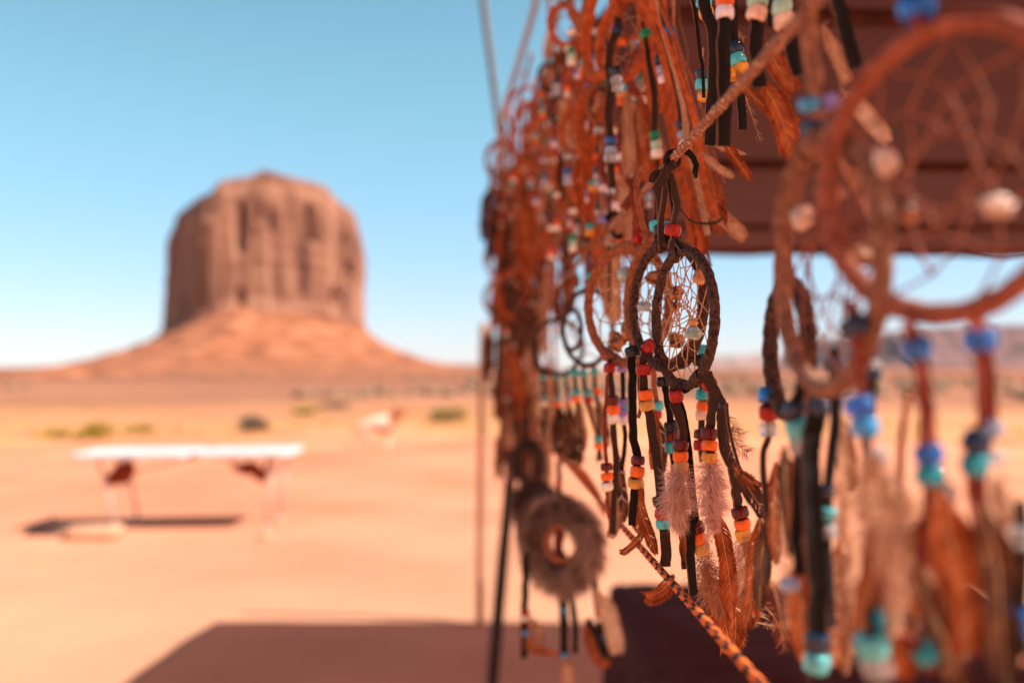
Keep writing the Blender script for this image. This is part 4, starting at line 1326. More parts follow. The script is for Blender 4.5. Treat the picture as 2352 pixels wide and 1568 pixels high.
t = thing('dreamcatcher', 'fur-wrapped ring showing its dark upper rim behind the big fur-wrapped ring', 'dreamcatcher', P(1222, 1075, 1.62), ROW)
furry_hoop(t, 1232, 1165, 40, 50, 1.62, 0.018, 'dark_fur', 3000)
thong(t, [(1230, 1060), (1231, 1110), (1231, 1130)], 9, DL, 1.62, [(1232, 1106, 'red')], name='hanging_loop')
t = thing('dreamcatcher', 'small brown fur ring, upper of the fur rings, hanging beside the tan pole', 'dreamcatcher', P(1213, 960, 1.85), ROW)
furry_hoop(t, 1213, 1062, 31, 42, 1.85, 0.012, 'dark_fur', 2600)
thong(t, [(1213, 960), (1213, 1000), (1212, 1024)], 7, DL, 1.85, name='hanging_loop')
feather(t, [(1214, 1100), (1220, 1140), (1214, 1180)], 13, 1.85, 'dark_feather', bw=0.0014)
t = thing('dreamcatcher', 'narrow brown leather ring at the left edge of the curtain, low beside the dark post', 'dreamcatcher', P(1168, 930, 2.6), ROW)
hoop(t, 1171, 1022, 18, 38, 2.6, M['hoop_leather'], 0.006, 0, 14, lumps=0.3)
thong(t, [(1170, 900), (1170, 950), (1171, 985)], 7, DL, 2.6, name='hanging_loop')
tuft(t, 1172, 1050, 2.6, 34, 70, 'fur', 500)

# ------------------------------------------------------------------ upper right: beaded tails of a dreamcatcher hung above the frame
t = thing('dreamcatcher', 'wide black leather tails with turquoise, orange and seafoam beads hanging in at the top edge', 'dreamcatcher', P(1690, -420, 0.46), ROW)
h8 = hoop(t, 1690, -190, 105, 160, 0.46, BLK, 0.003, 0, 22, web=dict(n=9, layers=4, seed=2))
binding(h8, 90, BLK, 0.006); binding(h8, 270, BLK, 0.006)
thong(t, [(1690, -420), (1690, -390), (1690, -345)], 18, BLK, 0.46, name='hanging_loop')
thong(t, [(1640, -60), (1590, -20), (1594, 20), (1602, 70), (1608, 120), (1614, 160), (1616, 225)], 8, BLK, 0.60, [(1614, 170, 'navy', 0.62), (1614, 195, 'turquoise', 0.62), (1618, 222, 'yellow', 0.62)], twist=0.5)
thong(t, [(1630, -60), (1618, 0), (1624, 34), (1637, 75), (1640, 140), (1634, 240), (1629, 333)], 27, BLK, 0.585, [(1617, 5, 'turquoise', 0.59), (1622, 30, 'yellow', 0.59)], twist=0.15)
thong(t, [(1664, -60), (1665, 5), (1664, 40), (1662, 140), (1665, 240), (1661, 336)], 31, BLK, 0.47, [(1665, 1, 'orange'), (1665, 30, 'lilac')], twist=0.12)
thong(t, [(1668, 180), (1658, 260), (1670, 312)], 8, DL, 0.48, twist=0.8)
thong(t, [(1738, -60), (1740, 5), (1738, 60), (1736, 120), (1744, 200)], 33, BLK, 0.44, [(1740, 1, 'seafoam'), (1738, 31, 'peach')], twist=0.15)
thong(t, [(1796, -60), (1797, 18), (1804, 60), (1818, 110), (1832, 172)], 31, BLK, 0.43, [(1796, 18, 'seafoam'), (1802, 50, 'peach')], twist=0.15)
thong(t, [(1766, -60), (1770, 0), (1772, 60)], 22, BLK, 0.48, twist=0.2)
thong(t, [(1680, -40), (1684, 40), (1686, 100), (1692, 130), (1703, 165), (1700, 200), (1706, 298)], 20, BLK, 0.53, [(1689, 111, 'navy'), (1694, 137, 'turquoise'), (1702, 158, 'yellow'), (1683, 170, 'yellow')], twist=0.15)
feather(t, [(1690, 160), (1715, 205), (1757, 246), (1800, 268), (1838, 276)], 13, 0.48, 'rust_feather', n=120)
feather(t, [(1742, 180), (1775, 230), (1800, 290), (1818, 365)], 34, 0.47, 'rust_feather', n=170)
feather(t, [(1760, 100), (1790, 160), (1822, 210)], 24, 0.46, 'rust_feather')
feather(t, [(1700, 180), (1718, 240), (1748, 328)], 14, 0.56, 'tan_feather', 'wisp', 50)
feather(t, [(1675, 60), (1690, 76), (1712, 90)], 12, 0.56, 'tan_feather', 'wisp', 24)
feather(t, [(1640, 335), (1672, 345), (1714, 354)], 7, 0.60, 'tan_feather', n=60)
feather(t, [(1610, 350), (1645, 382), (1686, 408)], 11, 0.60, 'tan_feather', n=80)
feather(t, [(1658, 318), (1690, 365), (1724, 414)], 14, 0.56, 'rust_feather')
feather(t, [(1615, 110), (1612, 160), (1606, 250)], 9, 0.62, 'tan_feather', 'wisp', 40)

# ------------------------------------------------------------------ orange suede bundle upper centre
t = thing('suede_bundle', 'bundle of bright orange suede strips and pale feathers hanging behind the knot', 'tassel', P(1490, -60, 0.72), 'suede bundles')
for i, (pts, w_) in enumerate((
    ([(1487, -60), (1500, 20), (1531, 92), (1557, 165), (1590, 256), (1605, 330), (1618, 420), (1640, 500)], 17),
    ([(1500, -60), (1512, 40), (1540, 140), (1566, 230), (1580, 330), (1606, 440), (1625, 540)], 13),
    ([(1480, -60), (1490, 30), (1520, 120), (1545, 240), (1560, 330), (1590, 420), (1600, 520), (1612, 590)], 15),
    ([(1530, -60), (1528, 20), (1548, 120), (1575, 220), (1600, 300), (1626, 380), (1650, 470)], 11),
    ([(1470, -60), (1476, 20), (1500, 120), (1530, 250), (1556, 380), (1576, 470), (1590, 560)], 16),
    ([(1550, -60), (1545, 40), (1556, 130), (1560, 220), (1580, 290)], 9),
    ([(1460, -60), (1468, 40), (1480, 160), (1500, 280), (1520, 380), (1530, 500)], 12))):
    thong(t, pts, w_, M[('orange_suede', 'tan_suede', 'orange_suede', 'red_suede')[i % 4]], 0.70 + 0.02 * i, twist=1.1, name='suede_strip', th=0.0018)
    thong(t, [(x + 15 + 6 * math.sin(y * 0.02 + i), y * (0.9 if i % 2 else 1.04)) for x, y in pts], w_ * 0.45, M[('brown_suede', 'orange_suede', 'dark_leather')[i % 3]], 0.72 + 0.02 * i, twist=1.2, name='suede_strip', th=0.0018)
feather(t, [(1600, 470), (1640, 490), (1680, 520), (1712, 548)], 20, 0.72, 'tan_feather', n=70)
feather(t, [(1600, 360), (1640, 450), (1655, 540)], 22, 0.72, 'rust_feather')
feather(t, [(1570, 300), (1600, 400), (1640, 480)], 26, 0.76, 'rust_feather')
feather(t, [(1590, 480), (1606, 530), (1612, 585)], 18, 0.74, 'rust_feather')
thong(t, [(1560, 480), (1590, 510), (1640, 512), (1660, 500)], 6, DL, 0.7, twist=0.4)

t = thing('dreamcatcher', 'orange suede hoop near the top with navy beads on a long brown strap', 'dreamcatcher', P(1440, -90, 0.82), ROW)
hoop(t, 1433, 88, 58, 92, 0.82, M['orange_suede'], 0.0042, 0.1, 18, web=dict(n=7, layers=2, seed=5))
hoop(t, 1378, 70, 34, 104, 0.86, M['orange_suede'], 0.0048, -0.05, 18)
thong(t, [(1440, -90), (1438, -40), (1436, 0)], 14, M['orange_suede'], 0.82, name='hanging_loop')
thong(t, [(1420, 40), (1417, 72), (1402, 110), (1400, 160), (1406, 200), (1397, 260), (1402, 330), (1402, 380), (1406, 432)], 18, DL, 0.80,
      [(1417, 71, 'navy', 0.8, 1.05), (1411, 164, 'navy', 0.8, 1.15), (1415, 185, 'clear', 0.8, 1.1), (1418, 203, 'clear', 0.8, 1.1), (1403, 322, 'blue', 0.8, 1.1), (1403, 345, 'silver', 0.8, 1.15), (1403, 363, 'clear', 0.8, 1.15)], twist=0.3)
thong(t, [(1478, 50), (1483, 92), (1490, 150), (1502, 220), (1503, 290), (1508, 350)], 14, DL, 0.78,
      [(1483, 78, 'green', 0.78), (1504, 310, 'green', 0.78, 1.05), (1507, 331, 'seafoam', 0.78, 1.05), (1509, 352, 'white', 0.78, 1.1)], twist=0.3)
thong(t, [(1505, 40), (1510, 62), (1514, 110), (1520, 150), (1524, 200), (1518, 260)], 10, M['orange_suede'], 0.76,
      [(1508, 58, 'navy', 0.76, 1.2), (1517, 138, 'navy', 0.76), (1521, 160, 'silver', 0.76), (1524, 182, 'lilac', 0.76)], twist=0.3)
thong(t, [(1538, 20), (1538, 72), (1550, 160), (1562, 250), (1566, 290), (1574, 350)], 11, DL, 0.74,
      [(1536, 73, 'blue', 0.74), (1564, 287, 'navy', 0.74), (1569, 309, 'silver', 0.74), (1574, 330, 'lilac', 0.74)], twist=0.3)
feather(t, [(1440, 210), (1450, 300), (1446, 400)], 24, 0.84, 'tan_feather', bw=0.0008)
feather(t, [(1470, 220), (1478, 310), (1486, 420)], 22, 0.84, 'rust_feather', bw=0.0008)
feather(t, [(1420, 400), (1440, 480), (1444, 560)], 18, 0.84, 'tan_feather', bw=0.0008)

t = thing('dreamcatcher', 'small flat orange suede ring with a pale stone at its centre, high in the curtain', 'dreamcatcher', P(1352, 90, 0.98), ROW)
hoop(t, 1355, 272, 27, 58, 0.98, M['orange_suede'], 0.0058, 0, 18, lumps=0.2)
mb = MB(); mb.blob(P(1356, 288, 0.98), 0.006, 3, 0.3, 10, 8); mb.build('stone', M['pale_stone'], t, V(t.location))
thong(t, [(1352, 90), (1350, 150), (1353, 216)], 18, M['orange_suede'], 0.98, [(1352, 194, 'purple')], name='hanging_loop')
for x, bs in ((1381, (('green', 186), ('black', 210), ('red', 235), ('green', 258), ('peach', 272))), (1340, ()), (1362, (('teal', 421), ('yellow', 433))), (1474, (('green', 190), ('green', 247), ('orange', 266), ('peach', 284))), (1354, (('teal', 520), ('yellow', 534)))):
    thong(t, [(x, 150), (x + 2, 250), (x - 2, 360), (x, 450), (x + 2, 540)], 7, M['orange_suede'] if x != 1381 else M['tan_suede'], 0.97, [(x, y, c, 0.97) for c, y in bs], twist=0.5)
feather(t, [(1345, 330), (1340, 420), (1352, 510)], 20, 1.0, 'rust_feather', bw=0.0009)
thong(t, [(1385, 380), (1388, 420), (1408, 470), (1390, 505), (1384, 560)], 9, M['tan_suede'], 0.95, [(1387, 415, 'purple', 0.95, 1.1), (1410, 472, 'lilac', 0.95, 1.3), (1389, 506, 'purple', 0.95, 1.2), (1384, 432, 'lilac', 0.95)])
rm = random.Random(5)
PAL = (('navy', 'clear', 'clear'), ('green', 'seafoam', 'white'), ('red', 'orange', 'white'), ('turquoise', 'yellow', 'orange'), ('purple', 'lilac', 'red'), ('blue', 'silver', 'clear'))
for i, (x, y, d) in enumerate(((1300, 60, 1.15), (1335, 20, 1.05), (1318, 190, 1.2), (1452, 40, 0.9), (1290, 250, 1.35), (1330, 300, 1.1), (1405, 230, 0.95), (1455, 300, 0.9), (1300, 400, 1.3), (1262, 180, 1.5),
                               (1372, 330, 1.0), (1268, 330, 1.45), (1425, 380, 0.92), (1340, 430, 1.15), (1285, 480, 1.4), (1240, 260, 1.75), (1245, 400, 1.7), (1470, 170, 0.86))):
    t = thing('dreamcatcher', 'small suede hoop with beaded thongs, blurred in the middle of the curtain', 'dreamcatcher', P(x, y - 60 / d, d), 'small hoops in the middle of the curtain')
    k = FPX / d
    hm_ = M[('orange_suede', 'brown_suede', 'red_suede', 'orange_suede', 'hoop_leather')[i % 5]]
    rr_ = rm.uniform(0.017, 0.026) * k
    hoop(t, x, y, rr_ * rm.uniform(0.5, 0.95), rr_, d, hm_, rm.uniform(0.0026, 0.0036), rm.uniform(-.1, .1), 14, near=rm.choice(('left', 'right')), web=dict(n=7, layers=2, r=0.0004, seed=i, mat='red_sinew'))
    thong(t, [(x, y - 60 / d), (x + 2, y - rr_)], 7 / d, hm_, d, [(x + 1, y - rr_ - 10 / d, PAL[i % 6][0], d)], name='hanging_loop')
    for q, dx in enumerate((-0.5, 0.1, 0.6)):
        xa = x + dx * rr_; ya = y + rr_ * 0.9; l = rm.uniform(0.07, 0.12) * k
        pal = PAL[(i + q * 2) % 6]; yb = ya + rm.uniform(0.02, 0.05) * k
        thong(t, [(xa, ya), (xa + rm.uniform(-3, 3), ya + l * 0.5), (xa + rm.uniform(-6, 6), ya + l)], rm.uniform(4, 8) / d, M[('dark_leather', 'orange_suede', 'brown_suede')[(i + q) % 3]], d,
              [(xa, ya + 0.006 * k, pal[2], d)] + [(xa, yb + j * 0.0066 * k, b_, d) for j, b_ in enumerate(pal)], twist=0.6)
    xa = x + rm.uniform(-.4, .4) * rr_
    feather(t, [(xa, y + rr_ + 0.05 * k), (xa + rm.uniform(-8, 8), y + rr_ + 0.09 * k), (xa + rm.uniform(-12, 12), y + rr_ + 0.125 * k)], 0.010 * k, d, ('tan_feather', 'rust_feather', 'dark_feather')[i % 3], 'down' if i % 2 else 'vane', 160, bw=0.0008)
t = thing('suede_bundle', 'knotted brown suede ties crossing in the middle of the curtain', 'tassel', P(1440, 440, 0.85), 'suede bundles')
# horizontal ties and dark knots in the middle
thong(t, [(1330, 585), (1376, 545), (1420, 500), (1475, 440), (1505, 415)], 15, M['brown_suede'], 0.85, name='tie', twist=0.3)
thong(t, [(1392, 505), (1412, 492), (1436, 505), (1440, 530), (1418, 545), (1402, 530)], 16, BLK, 0.85, name='tie', twist=0.8)
thong(t, [(1432, 480), (1455, 450), (1470, 462), (1466, 500), (1460, 545)], 20, M['red_suede'], 0.72, name='tie', twist=0.6)
feather(t, [(1395, 560), (1440, 520), (1470, 470)], 12, 0.86, 'tan_feather', bw=0.0008)

# ------------------------------------------------------------------ right foreground
t = thing('dreamcatcher', 'biggest, very near reddish suede hoop on the right, blue and teal beads below it', 'dreamcatcher', P(2120, -160, 0.27), ROW)
M['near_suede'] = pm('near_suede', (0.19, 0.048, 0.028), (0.33, 0.10, 0.06), 300, 0.9, 0.4, bdist=0.0005)
M['deep_brown'] = pm('deep_brown_suede', (0.15, 0.060, 0.037), (0.33, 0.145, 0.09), 300, 0.9, 0.4, bdist=0.0005)
h9 = hoop(t, 2160, 392, 270, 333, 0.268, M['near_suede'], 0.0031, 0.06, 20, web=dict(n=9, layers=4, r=0.0005, seed=6, mat='red_sinew', stones=((12, 'pale_stone', 0.0036, (1, .8, 1), 2), (16, 'pale_stone', 0.0030, (1.4, .8, .8), 5), (22, 'brown_stone', 0.003, (1, 1, 1), 7), (5, 'pale_stone', 0.0022, (1, 1, 1), 9))))
thong(t, [(2120, -160), (2112, -60), (2106, 20), (2110, 64)], 28, M['red_suede'], 0.27, [(2106, 16, 'glass_blue', 0.27, 1.1)], name='hanging_loop')
thong(t, [(2085, 740), (2106, 800), (2118, 860), (2126, 940), (2132, 1040), (2142, 1120), (2136, 1200), (2120, 1300)], 38, M['red_suede'], 0.27,
      [(2106, 799, 'glass_blue', 0.27, 0.9), (2133, 1043, 'glass_blue', 0.27, 0.85), (2137, 1092, 'glass_teal', 0.27, 0.9), (2172, 1134, 'clear', 0.27, 0.75)], twist=0.4)
thong(t, [(2240, 720), (2254, 780), (2262, 860), (2266, 970), (2242, 1020), (2240, 1120), (2260, 1220)], 42, M['red_suede'], 0.268,
      [(2253, 779, 'glass_blue', 0.268, 0.95), (2243, 1016, 'navy', 0.268, 0.85), (2239, 1066, 'glass_teal', 0.268, 0.85), (2282, 985, 'silver', 0.268, 0.6), (2284, 1050, 'clear', 0.268, 0.6)], twist=0.4)
thong(t, [(1950, 690), (1962, 750), (1975, 840), (1984, 940), (1990, 1020), (1996, 1100)], 26, M['red_suede'], 0.285,
      [(1962, 750, 'navy', 0.285), (1972, 930, 'glass_blue', 0.285, 0.95), (1986, 980, 'sky', 0.285, 0.95), (2010, 1048, 'clear', 0.285, 0.8)], twist=0.4)
feather(t, [(2000, 1040), (2040, 1150), (2058, 1300), (2050, 1480)], 52, 0.275, 'cream_feather', 'down', 900)
feather(t, [(1985, 1060), (1992, 1180), (2005, 1300), (1985, 1440)], 40, 0.29, 'tan_feather', 'down', 900)
feather(t, [(2024, 1180), (2010, 1290), (1990, 1400), (1985, 1500)], 36, 0.285, 'rust_feather')
feather(t, [(2150, 1120), (2180, 1230), (2215, 1350), (2220, 1500)], 66, 0.265, 'rust_feather')
feather(t, [(2136, 1130), (2150, 1240), (2160, 1400)], 40, 0.275, 'tan_feather')
feather(t, [(2255, 1160), (2290, 1300), (2300, 1440), (2320, 1600)], 48, 0.262, 'dark_feather')
feather(t, [(2290, 1090), (2320, 1200), (2330, 1330)], 40, 0.28, 'cream_feather', 'down', 900)
feather(t, [(2100, 1300), (2140, 1400), (2180, 1500), (2220, 1600)], 30, 0.27, 'dark_feather')
thong(t, [(2034, 1330), (2040, 1400), (2060, 1440), (2110, 1490), (2140, 1540)], 26, M['red_suede'], 0.28, [(2038, 1416, 'glass_teal', 0.28, 0.8), (2128, 1500, 'glass_teal', 0.28, 0.85)], twist=0.4)
thong(t, [(1996, 1400), (2002, 1480), (2012, 1570)], 24, BLK, 0.28, [(2003, 1480, 'glass_turquoise', 0.28, 1.1), (2016, 1530, 'clear', 0.28, 1.0)], twist=0.3)
thong(t, [(2340, 1150), (2350, 1240), (2342, 1400), (2346, 1500)], 30, BLK, 0.27, [(2350, 1233, 'clear', 0.27), (2344, 1425, 'glass_blue', 0.27, 1.2)], twist=0.3)

feather(t, [(2078, 1120), (2092, 1230), (2100, 1350), (2086, 1500)], 44, 0.30, 'tan_feather', 'down', 800)
feather(t, [(2030, 1320), (2060, 1430), (2070, 1560)], 40, 0.29, 'rust_feather')
feather(t, [(2200, 1330), (2180, 1440), (2190, 1570)], 46, 0.285, 'tan_feather', 'down', 700)
feather(t, [(2330, 1250), (2320, 1380), (2345, 1540)], 44, 0.275, 'tan_feather', 'down', 700)
feather(t, [(2120, 1180), (2104, 1290), (2116, 1420)], 30, 0.28, 'rust_feather')
thong(t, [(2090, 900), (2070, 1020), (2066, 1200)], 16, M['brown_suede'], 0.30, twist=0.5)
t = thing('dreamcatcher', 'tall narrow brown hoop seen nearly edge-on, left of the biggest hoop, navy beads below it', 'dreamcatcher', P(1856, -90, 0.33), ROW)
h10 = hoop(t, 1897, 602, 108, 292, 0.322, M['deep_brown'], 0.0032, 0.02, 22, web=dict(n=9, layers=4, r=0.00042, seed=16, mat='red_sinew', stones=((10, 'brown_stone', 0.0042, (1.2, .8, .8), 2), (17, 'brown_stone', 0.004, (1.4, .8, .7), 5), (3, 'pale_stone', 0.004, (1, 1, 1), 7))))
binding(h10, 100, M['deep_brown'], 0.007)
thong(t, [(1852, -90), (1856, 0), (1862, 120), (1876, 235), (1876, 300)], 44, M['deep_brown'], 0.33, [(1858, 240, 'sky', 0.33, 0.8), (1906, 235, 'purple', 0.33, 0.7), (1868, 297, 'navy', 0.33, 0.85)], name='hanging_loop', twist=0.2)
thong(t, [(1876, 290), (1840, 350), (1806, 430), (1788, 540)], 34, M['deep_brown'], 0.335, name='thong', twist=0.3)
thong(t, [(1838, 890), (1824, 940), (1832, 990), (1836, 1060), (1828, 1200), (1836, 1320)], 26, BLK, 0.34, [(1824, 940, 'navy', 0.34, 0.8), (1833, 984, 'glass_turquoise', 0.34, 0.95), (1836, 1024, 'clear', 0.34, 0.85), (1814, 1342, 'silver', 0.34, 0.7)], twist=0.3)
thong(t, [(1884, 890), (1881, 936), (1866, 1000), (1862, 1065), (1868, 1200), (1876, 1330), (1875, 1460), (1878, 1560)], 44, BLK, 0.335, [(1881, 936, 'navy', 0.335, 0.8), (1877, 1472, 'navy', 0.335, 0.98), (1876, 1520, 'glass_turquoise', 0.335, 1.05)], twist=0.12)
thong(t, [(1912, 800), (1916, 850), (1918, 960), (1902, 1120), (1898, 1240), (1905, 1360), (1910, 1440)], 24, BLK, 0.345, [(1916, 836, 'navy', 0.345, 0.75), (1897, 1128, 'navy', 0.345, 0.75), (1899, 1178, 'glass_turquoise', 0.345, 0.78), (1900, 1218, 'clear', 0.345, 0.78)], twist=0.3)
thong(t, [(1998, 780), (2004, 850), (2000, 960)], 18, BLK, 0.32, [(2003, 836, 'clear', 0.32, 0.55), (2006, 860, 'navy', 0.32, 0.6)])
feather(t, [(1840, 1010), (1834, 1120), (1826, 1260)], 26, 0.345, 'rust_feather')
feather(t, [(1800, 1020), (1806, 1140), (1820, 1280)], 18, 0.36, 'dark_feather')
feather(t, [(1930, 1100), (1944, 1250), (1952, 1420), (1940, 1560)], 34, 0.335, 'tan_feather', 'down', 900)
feather(t, [(1925, 1240), (1915, 1380), (1930, 1540)], 22, 0.35, 'rust_feather')
feather(t, [(1926, 950), (1940, 1040), (1946, 1130)], 26, 0.36, 'tan_feather')
feather(t, [(1890, 60), (1925, 140), (1946, 190)], 18, 0.42, 'tan_feather')
feather(t, [(1936, 210), (1985, 262), (2040, 326)], 24, 0.40, 'cream_feather')
feather(t, [(1925, 360), (1960, 410), (1990, 460), (2010, 500)], 22, 0.38, 'tan_feather')
thong(t, [(1912, -40), (1925, 10), (1945, 80), (1966, 156)], 34, BLK, 0.40, twist=0.15)

feather(t, [(1812, 1060), (1804, 1190), (1816, 1330), (1806, 1460)], 34, 0.37, 'tan_feather', 'down', 700)
feather(t, [(1846, 1250), (1840, 1380), (1846, 1520)], 30, 0.36, 'rust_feather')
feather(t, [(1906, 1280), (1900, 1400), (1912, 1540)], 30, 0.35, 'tan_feather', 'down', 600)
thong(t, [(1856, 900), (1850, 1010), (1846, 1160), (1852, 1260)], 16, M['deep_brown'], 0.35, [(1849, 1040, 'red', 0.35, 0.7)], twist=0.5)
t = thing('dreamcatcher', 'dark edge-on hoop with a blue, red and clear beaded strand, right of the sky gap', 'dreamcatcher', P(1800, 560, 0.40), ROW)
hoop(t, 1810, 800, 42, 150, 0.40, M['hoop_leather'], 0.0034, 0.12, 20)
thong(t, [(1806, 560), (1812, 620), (1822, 660)], 20, DL, 0.40, name='hanging_loop')
thong(t, [(1782, 880), (1764, 905), (1764, 950), (1766, 1000), (1752, 1050), (1758, 1160), (1762, 1280), (1756, 1340)], 15, DL, 0.42,
      [(1763, 908, 'glass_blue', 0.42, 0.92), (1765, 947, 'red', 0.42, 0.95), (1765, 986, 'clear', 0.42, 0.9)], twist=0.3)
feather(t, [(1757, 1200), (1748, 1300), (1744, 1400)], 20, 0.44, 'dark_feather')
feather(t, [(1782, 1060), (1776, 1180), (1784, 1300)], 18, 0.42, 'rust_feather')

# ------------------------------------------------------------------ feathers of the dreamcatchers between the sharp one and the near ones
t = thing('feather_cluster', 'loose cluster of rust feathers and fine dark barbs, right of the sharp dreamcatcher\'s tails', 'feathers', P(1700, 1050, 0.5), 'feather clusters')
thong(t, [(1668, 925), (1676, 990), (1694, 1060), (1712, 1100), (1735, 1150)], 7, DL, 0.51, [(1662, 932, 'black', 0.52, 0.6)], name='cord')
feather(t, [(1690, 1078), (1712, 1110), (1738, 1150), (1760, 1184)], 22, 0.5, 'dark_feather')
feather(t, [(1688, 1074), (1714, 1098), (1746, 1120)], 13, 0.5, 'rust_feather')
feather(t, [(1672, 955), (1690, 985), (1712, 1000)], 24, 0.52, 'dark_feather', 'wisp', 60)
feather(t, [(1672, 985), (1694, 1020), (1720, 1040)], 28, 0.52, 'dark_feather', 'wisp', 60)
feather(t, [(1690, 1090), (1712, 1092), (1736, 1096)], 10, 0.51, 'cream_feather', 'down', 160)
feather(t, [(1745, 1190), (1738, 1290), (1726, 1380), (1712, 1440)], 26, 0.48, 'rust_feather', 'vane', gap=0.1)
feather(t, [(1762, 1180), (1758, 1290), (1750, 1400)], 16, 0.46, 'dark_feather')
feather(t, [(1728, 1300), (1742, 1370), (1780, 1420), (1800, 1470)], 26, 0.48, 'rust_feather', 'wisp', 120)
feather(t, [(1690, 1395), (1730, 1425), (1790, 1440)], 12, 0.52, 'tan_feather', 'wisp', 70)
feather(t, [(1700, 1300), (1716, 1360), (1744, 1420)], 30, 0.52, 'tan_feather', 'wisp', 160)
feather(t, [(1716, 1230), (1724, 1310), (1742, 1390)], 30, 0.50, 'tan_feather', 'down', 500)
feather(t, [(1672, 980), (1690, 1010), (1700, 1050)], 40, 0.53, 'tan_feather', 'wisp', 90)
feather(t, [(1770, 1330), (1790, 1400), (1800, 1500)], 22, 0.42, 'rust_feather', 'wisp', 90)

# ------------------------------------------------------------------ the crowded far part of the curtain: a few kinds, each copied whole
def local_kind(kind, x, y, d, label):
    """One hanging piece built in its place; copies are made of it later."""
    t = thing('dreamcatcher' if kind < 3 else 'bead_strand', label, 'dreamcatcher' if kind < 3 else 'bead strand', P(x, y, d), 'crowded far curtain')
    k = FPX / d                                                       # px per metre here
    if kind == 0:                                                     # orange suede ring with strips
        hoop(t, x, y + 0.085 * k, 0.038 * k, 0.048 * k, d, M['orange_suede'], 0.0046, 0, 14, lumps=0.3)
        thong(t, [(x, y), (x + .002 * k, y + .045 * k)], 0.005 * k, M['orange_suede'], d, [(x, y + 0.03 * k, 'red')], name='hanging_loop')
        for i, (dx, l, bs) in enumerate(((-0.025, .16, ('orange', 'white', 'green')), (0.0, .22, ('red', 'peach', 'turquoise')), (0.026, .17, ('navy', 'orange', 'white')))):
            thong(t, [(x + dx * k, y + .12 * k), (x + (dx * 1.1) * k, y + .17 * k), (x + dx * 0.9 * k, y + (.11 + l) * k)], (.006 if i else .004) * k, M[('brown_suede', 'orange_suede', 'tan_suede')[i]], d,
                  [(x + dx * 1.1 * k, y + (.155 + q * 0.0075) * k, b) for q, b in enumerate(bs)], twist=0.5)
        feather(t, [(x - .01 * k, y + .19 * k), (x - .005 * k, y + .24 * k), (x + .004 * k, y + .30 * k)], .016 * k, d, 'rust_feather', n=50, bw=0.0018)
        feather(t, [(x + .02 * k, y + .17 * k), (x + .024 * k, y + .23 * k), (x + .028 * k, y + .27 * k)], .014 * k, d, 'tan_feather', n=50, bw=0.0018)
    elif kind == 1:                                                   # brown ring, fluffy feathers, red beads
        hoop(t, x, y + 0.075 * k, 0.034 * k, 0.040 * k, d, M['brown_suede'], 0.0045, 0, 14, lumps=0.35)
        thong(t, [(x, y), (x, y + .04 * k)], 0.009 * k, DL, d, [(x, y + 0.026 * k, 'red')], name='hanging_loop')
        for dx, l, bs in ((-0.022, .15, ('red', 'red')), (0.004, .19, ('dark_red', 'peach')), (0.024, .14, ('navy', 'peach'))):
            thong(t, [(x + dx * k, y + .10 * k), (x + dx * k, y + .15 * k), (x + dx * 1.3 * k, y + (.1 + l) * k)], .009 * k, DL, d,
                  [(x + dx * k, y + (.135 + q * 0.0075) * k, b) for q, b in enumerate(bs)], twist=0.5)
            feather(t, [(x + dx * k, y + .15 * k), (x + dx * 1.2 * k, y + .19 * k), (x + dx * 1.3 * k, y + (.13 + l) * k)], .015 * k, d, 'dark_feather' if dx < 0.01 else 'tan_feather', n=45, bw=0.002)
    elif kind == 2:                                                   # fur scrap with straps
        hoop(t, x, y + 0.07 * k, 0.022 * k, 0.032 * k, d, M['hoop_leather'], 0.006, 0, 12, lumps=0.4)
        tuft(t, x, y + .09 * k, d, .07 * k, .14 * k, 'dark_fur', 420)
        thong(t, [(x, y), (x, y + .04 * k)], 0.008 * k, DL, d, name='hanging_loop')
        thong(t, [(x - .02 * k, y + .1 * k), (x - .02 * k, y + .2 * k), (x - .015 * k, y + .28 * k)], .010 * k, M['brown_suede'], d, [(x - .02 * k, y + .16 * k, 'red'), (x - .02 * k, y + .168 * k, 'peach')], twist=0.4)
        thong(t, [(x + .02 * k, y + .1 * k), (x + .02 * k, y + .2 * k), (x + .025 * k, y + .26 * k)], .010 * k, M['orange_suede'], d, [(x + .02 * k, y + .15 * k, 'purple')], twist=0.4)
    else:                                                             # strands of red and pale beads ending in a feather
        for i, dx in enumerate((-0.014, 0.0, 0.013)):
            bs = []
            for q in range(9):
                bs.append((x + (dx + 0.003 * math.sin(q)) * k, y + (0.03 + q * 0.019 + i * 0.006) * k, ('red', 'dark_red', 'white', 'orange', 'red', 'peach')[(q + i * 2) % 6]))
            thong(t, [(x, y), (x + dx * k, y + .03 * k), (x + dx * k, y + .12 * k), (x + dx * 1.1 * k, y + .22 * k)], .005 * k, M['brown_suede'], d, bs, twist=0.3)
        feather(t, [(x, y + .19 * k), (x + .004 * k, y + .24 * k), (x + .002 * k, y + .29 * k)], .016 * k, d, 'tan_feather', n=50, bw=0.002)
    return t


LAB = ['orange suede ring dreamcatcher blurred in the crowded upper part of the far curtain',
       'brown ring dreamcatcher with red beads, blurred in the crowded far part of the curtain',
       'dark ring with a scrap of fur, blurred in the crowded far part of the curtain',
       'strands of red and pale beads, blurred in the crowded far part of the curtain']
protos = {}
rows = []
rnd = random.Random(11)
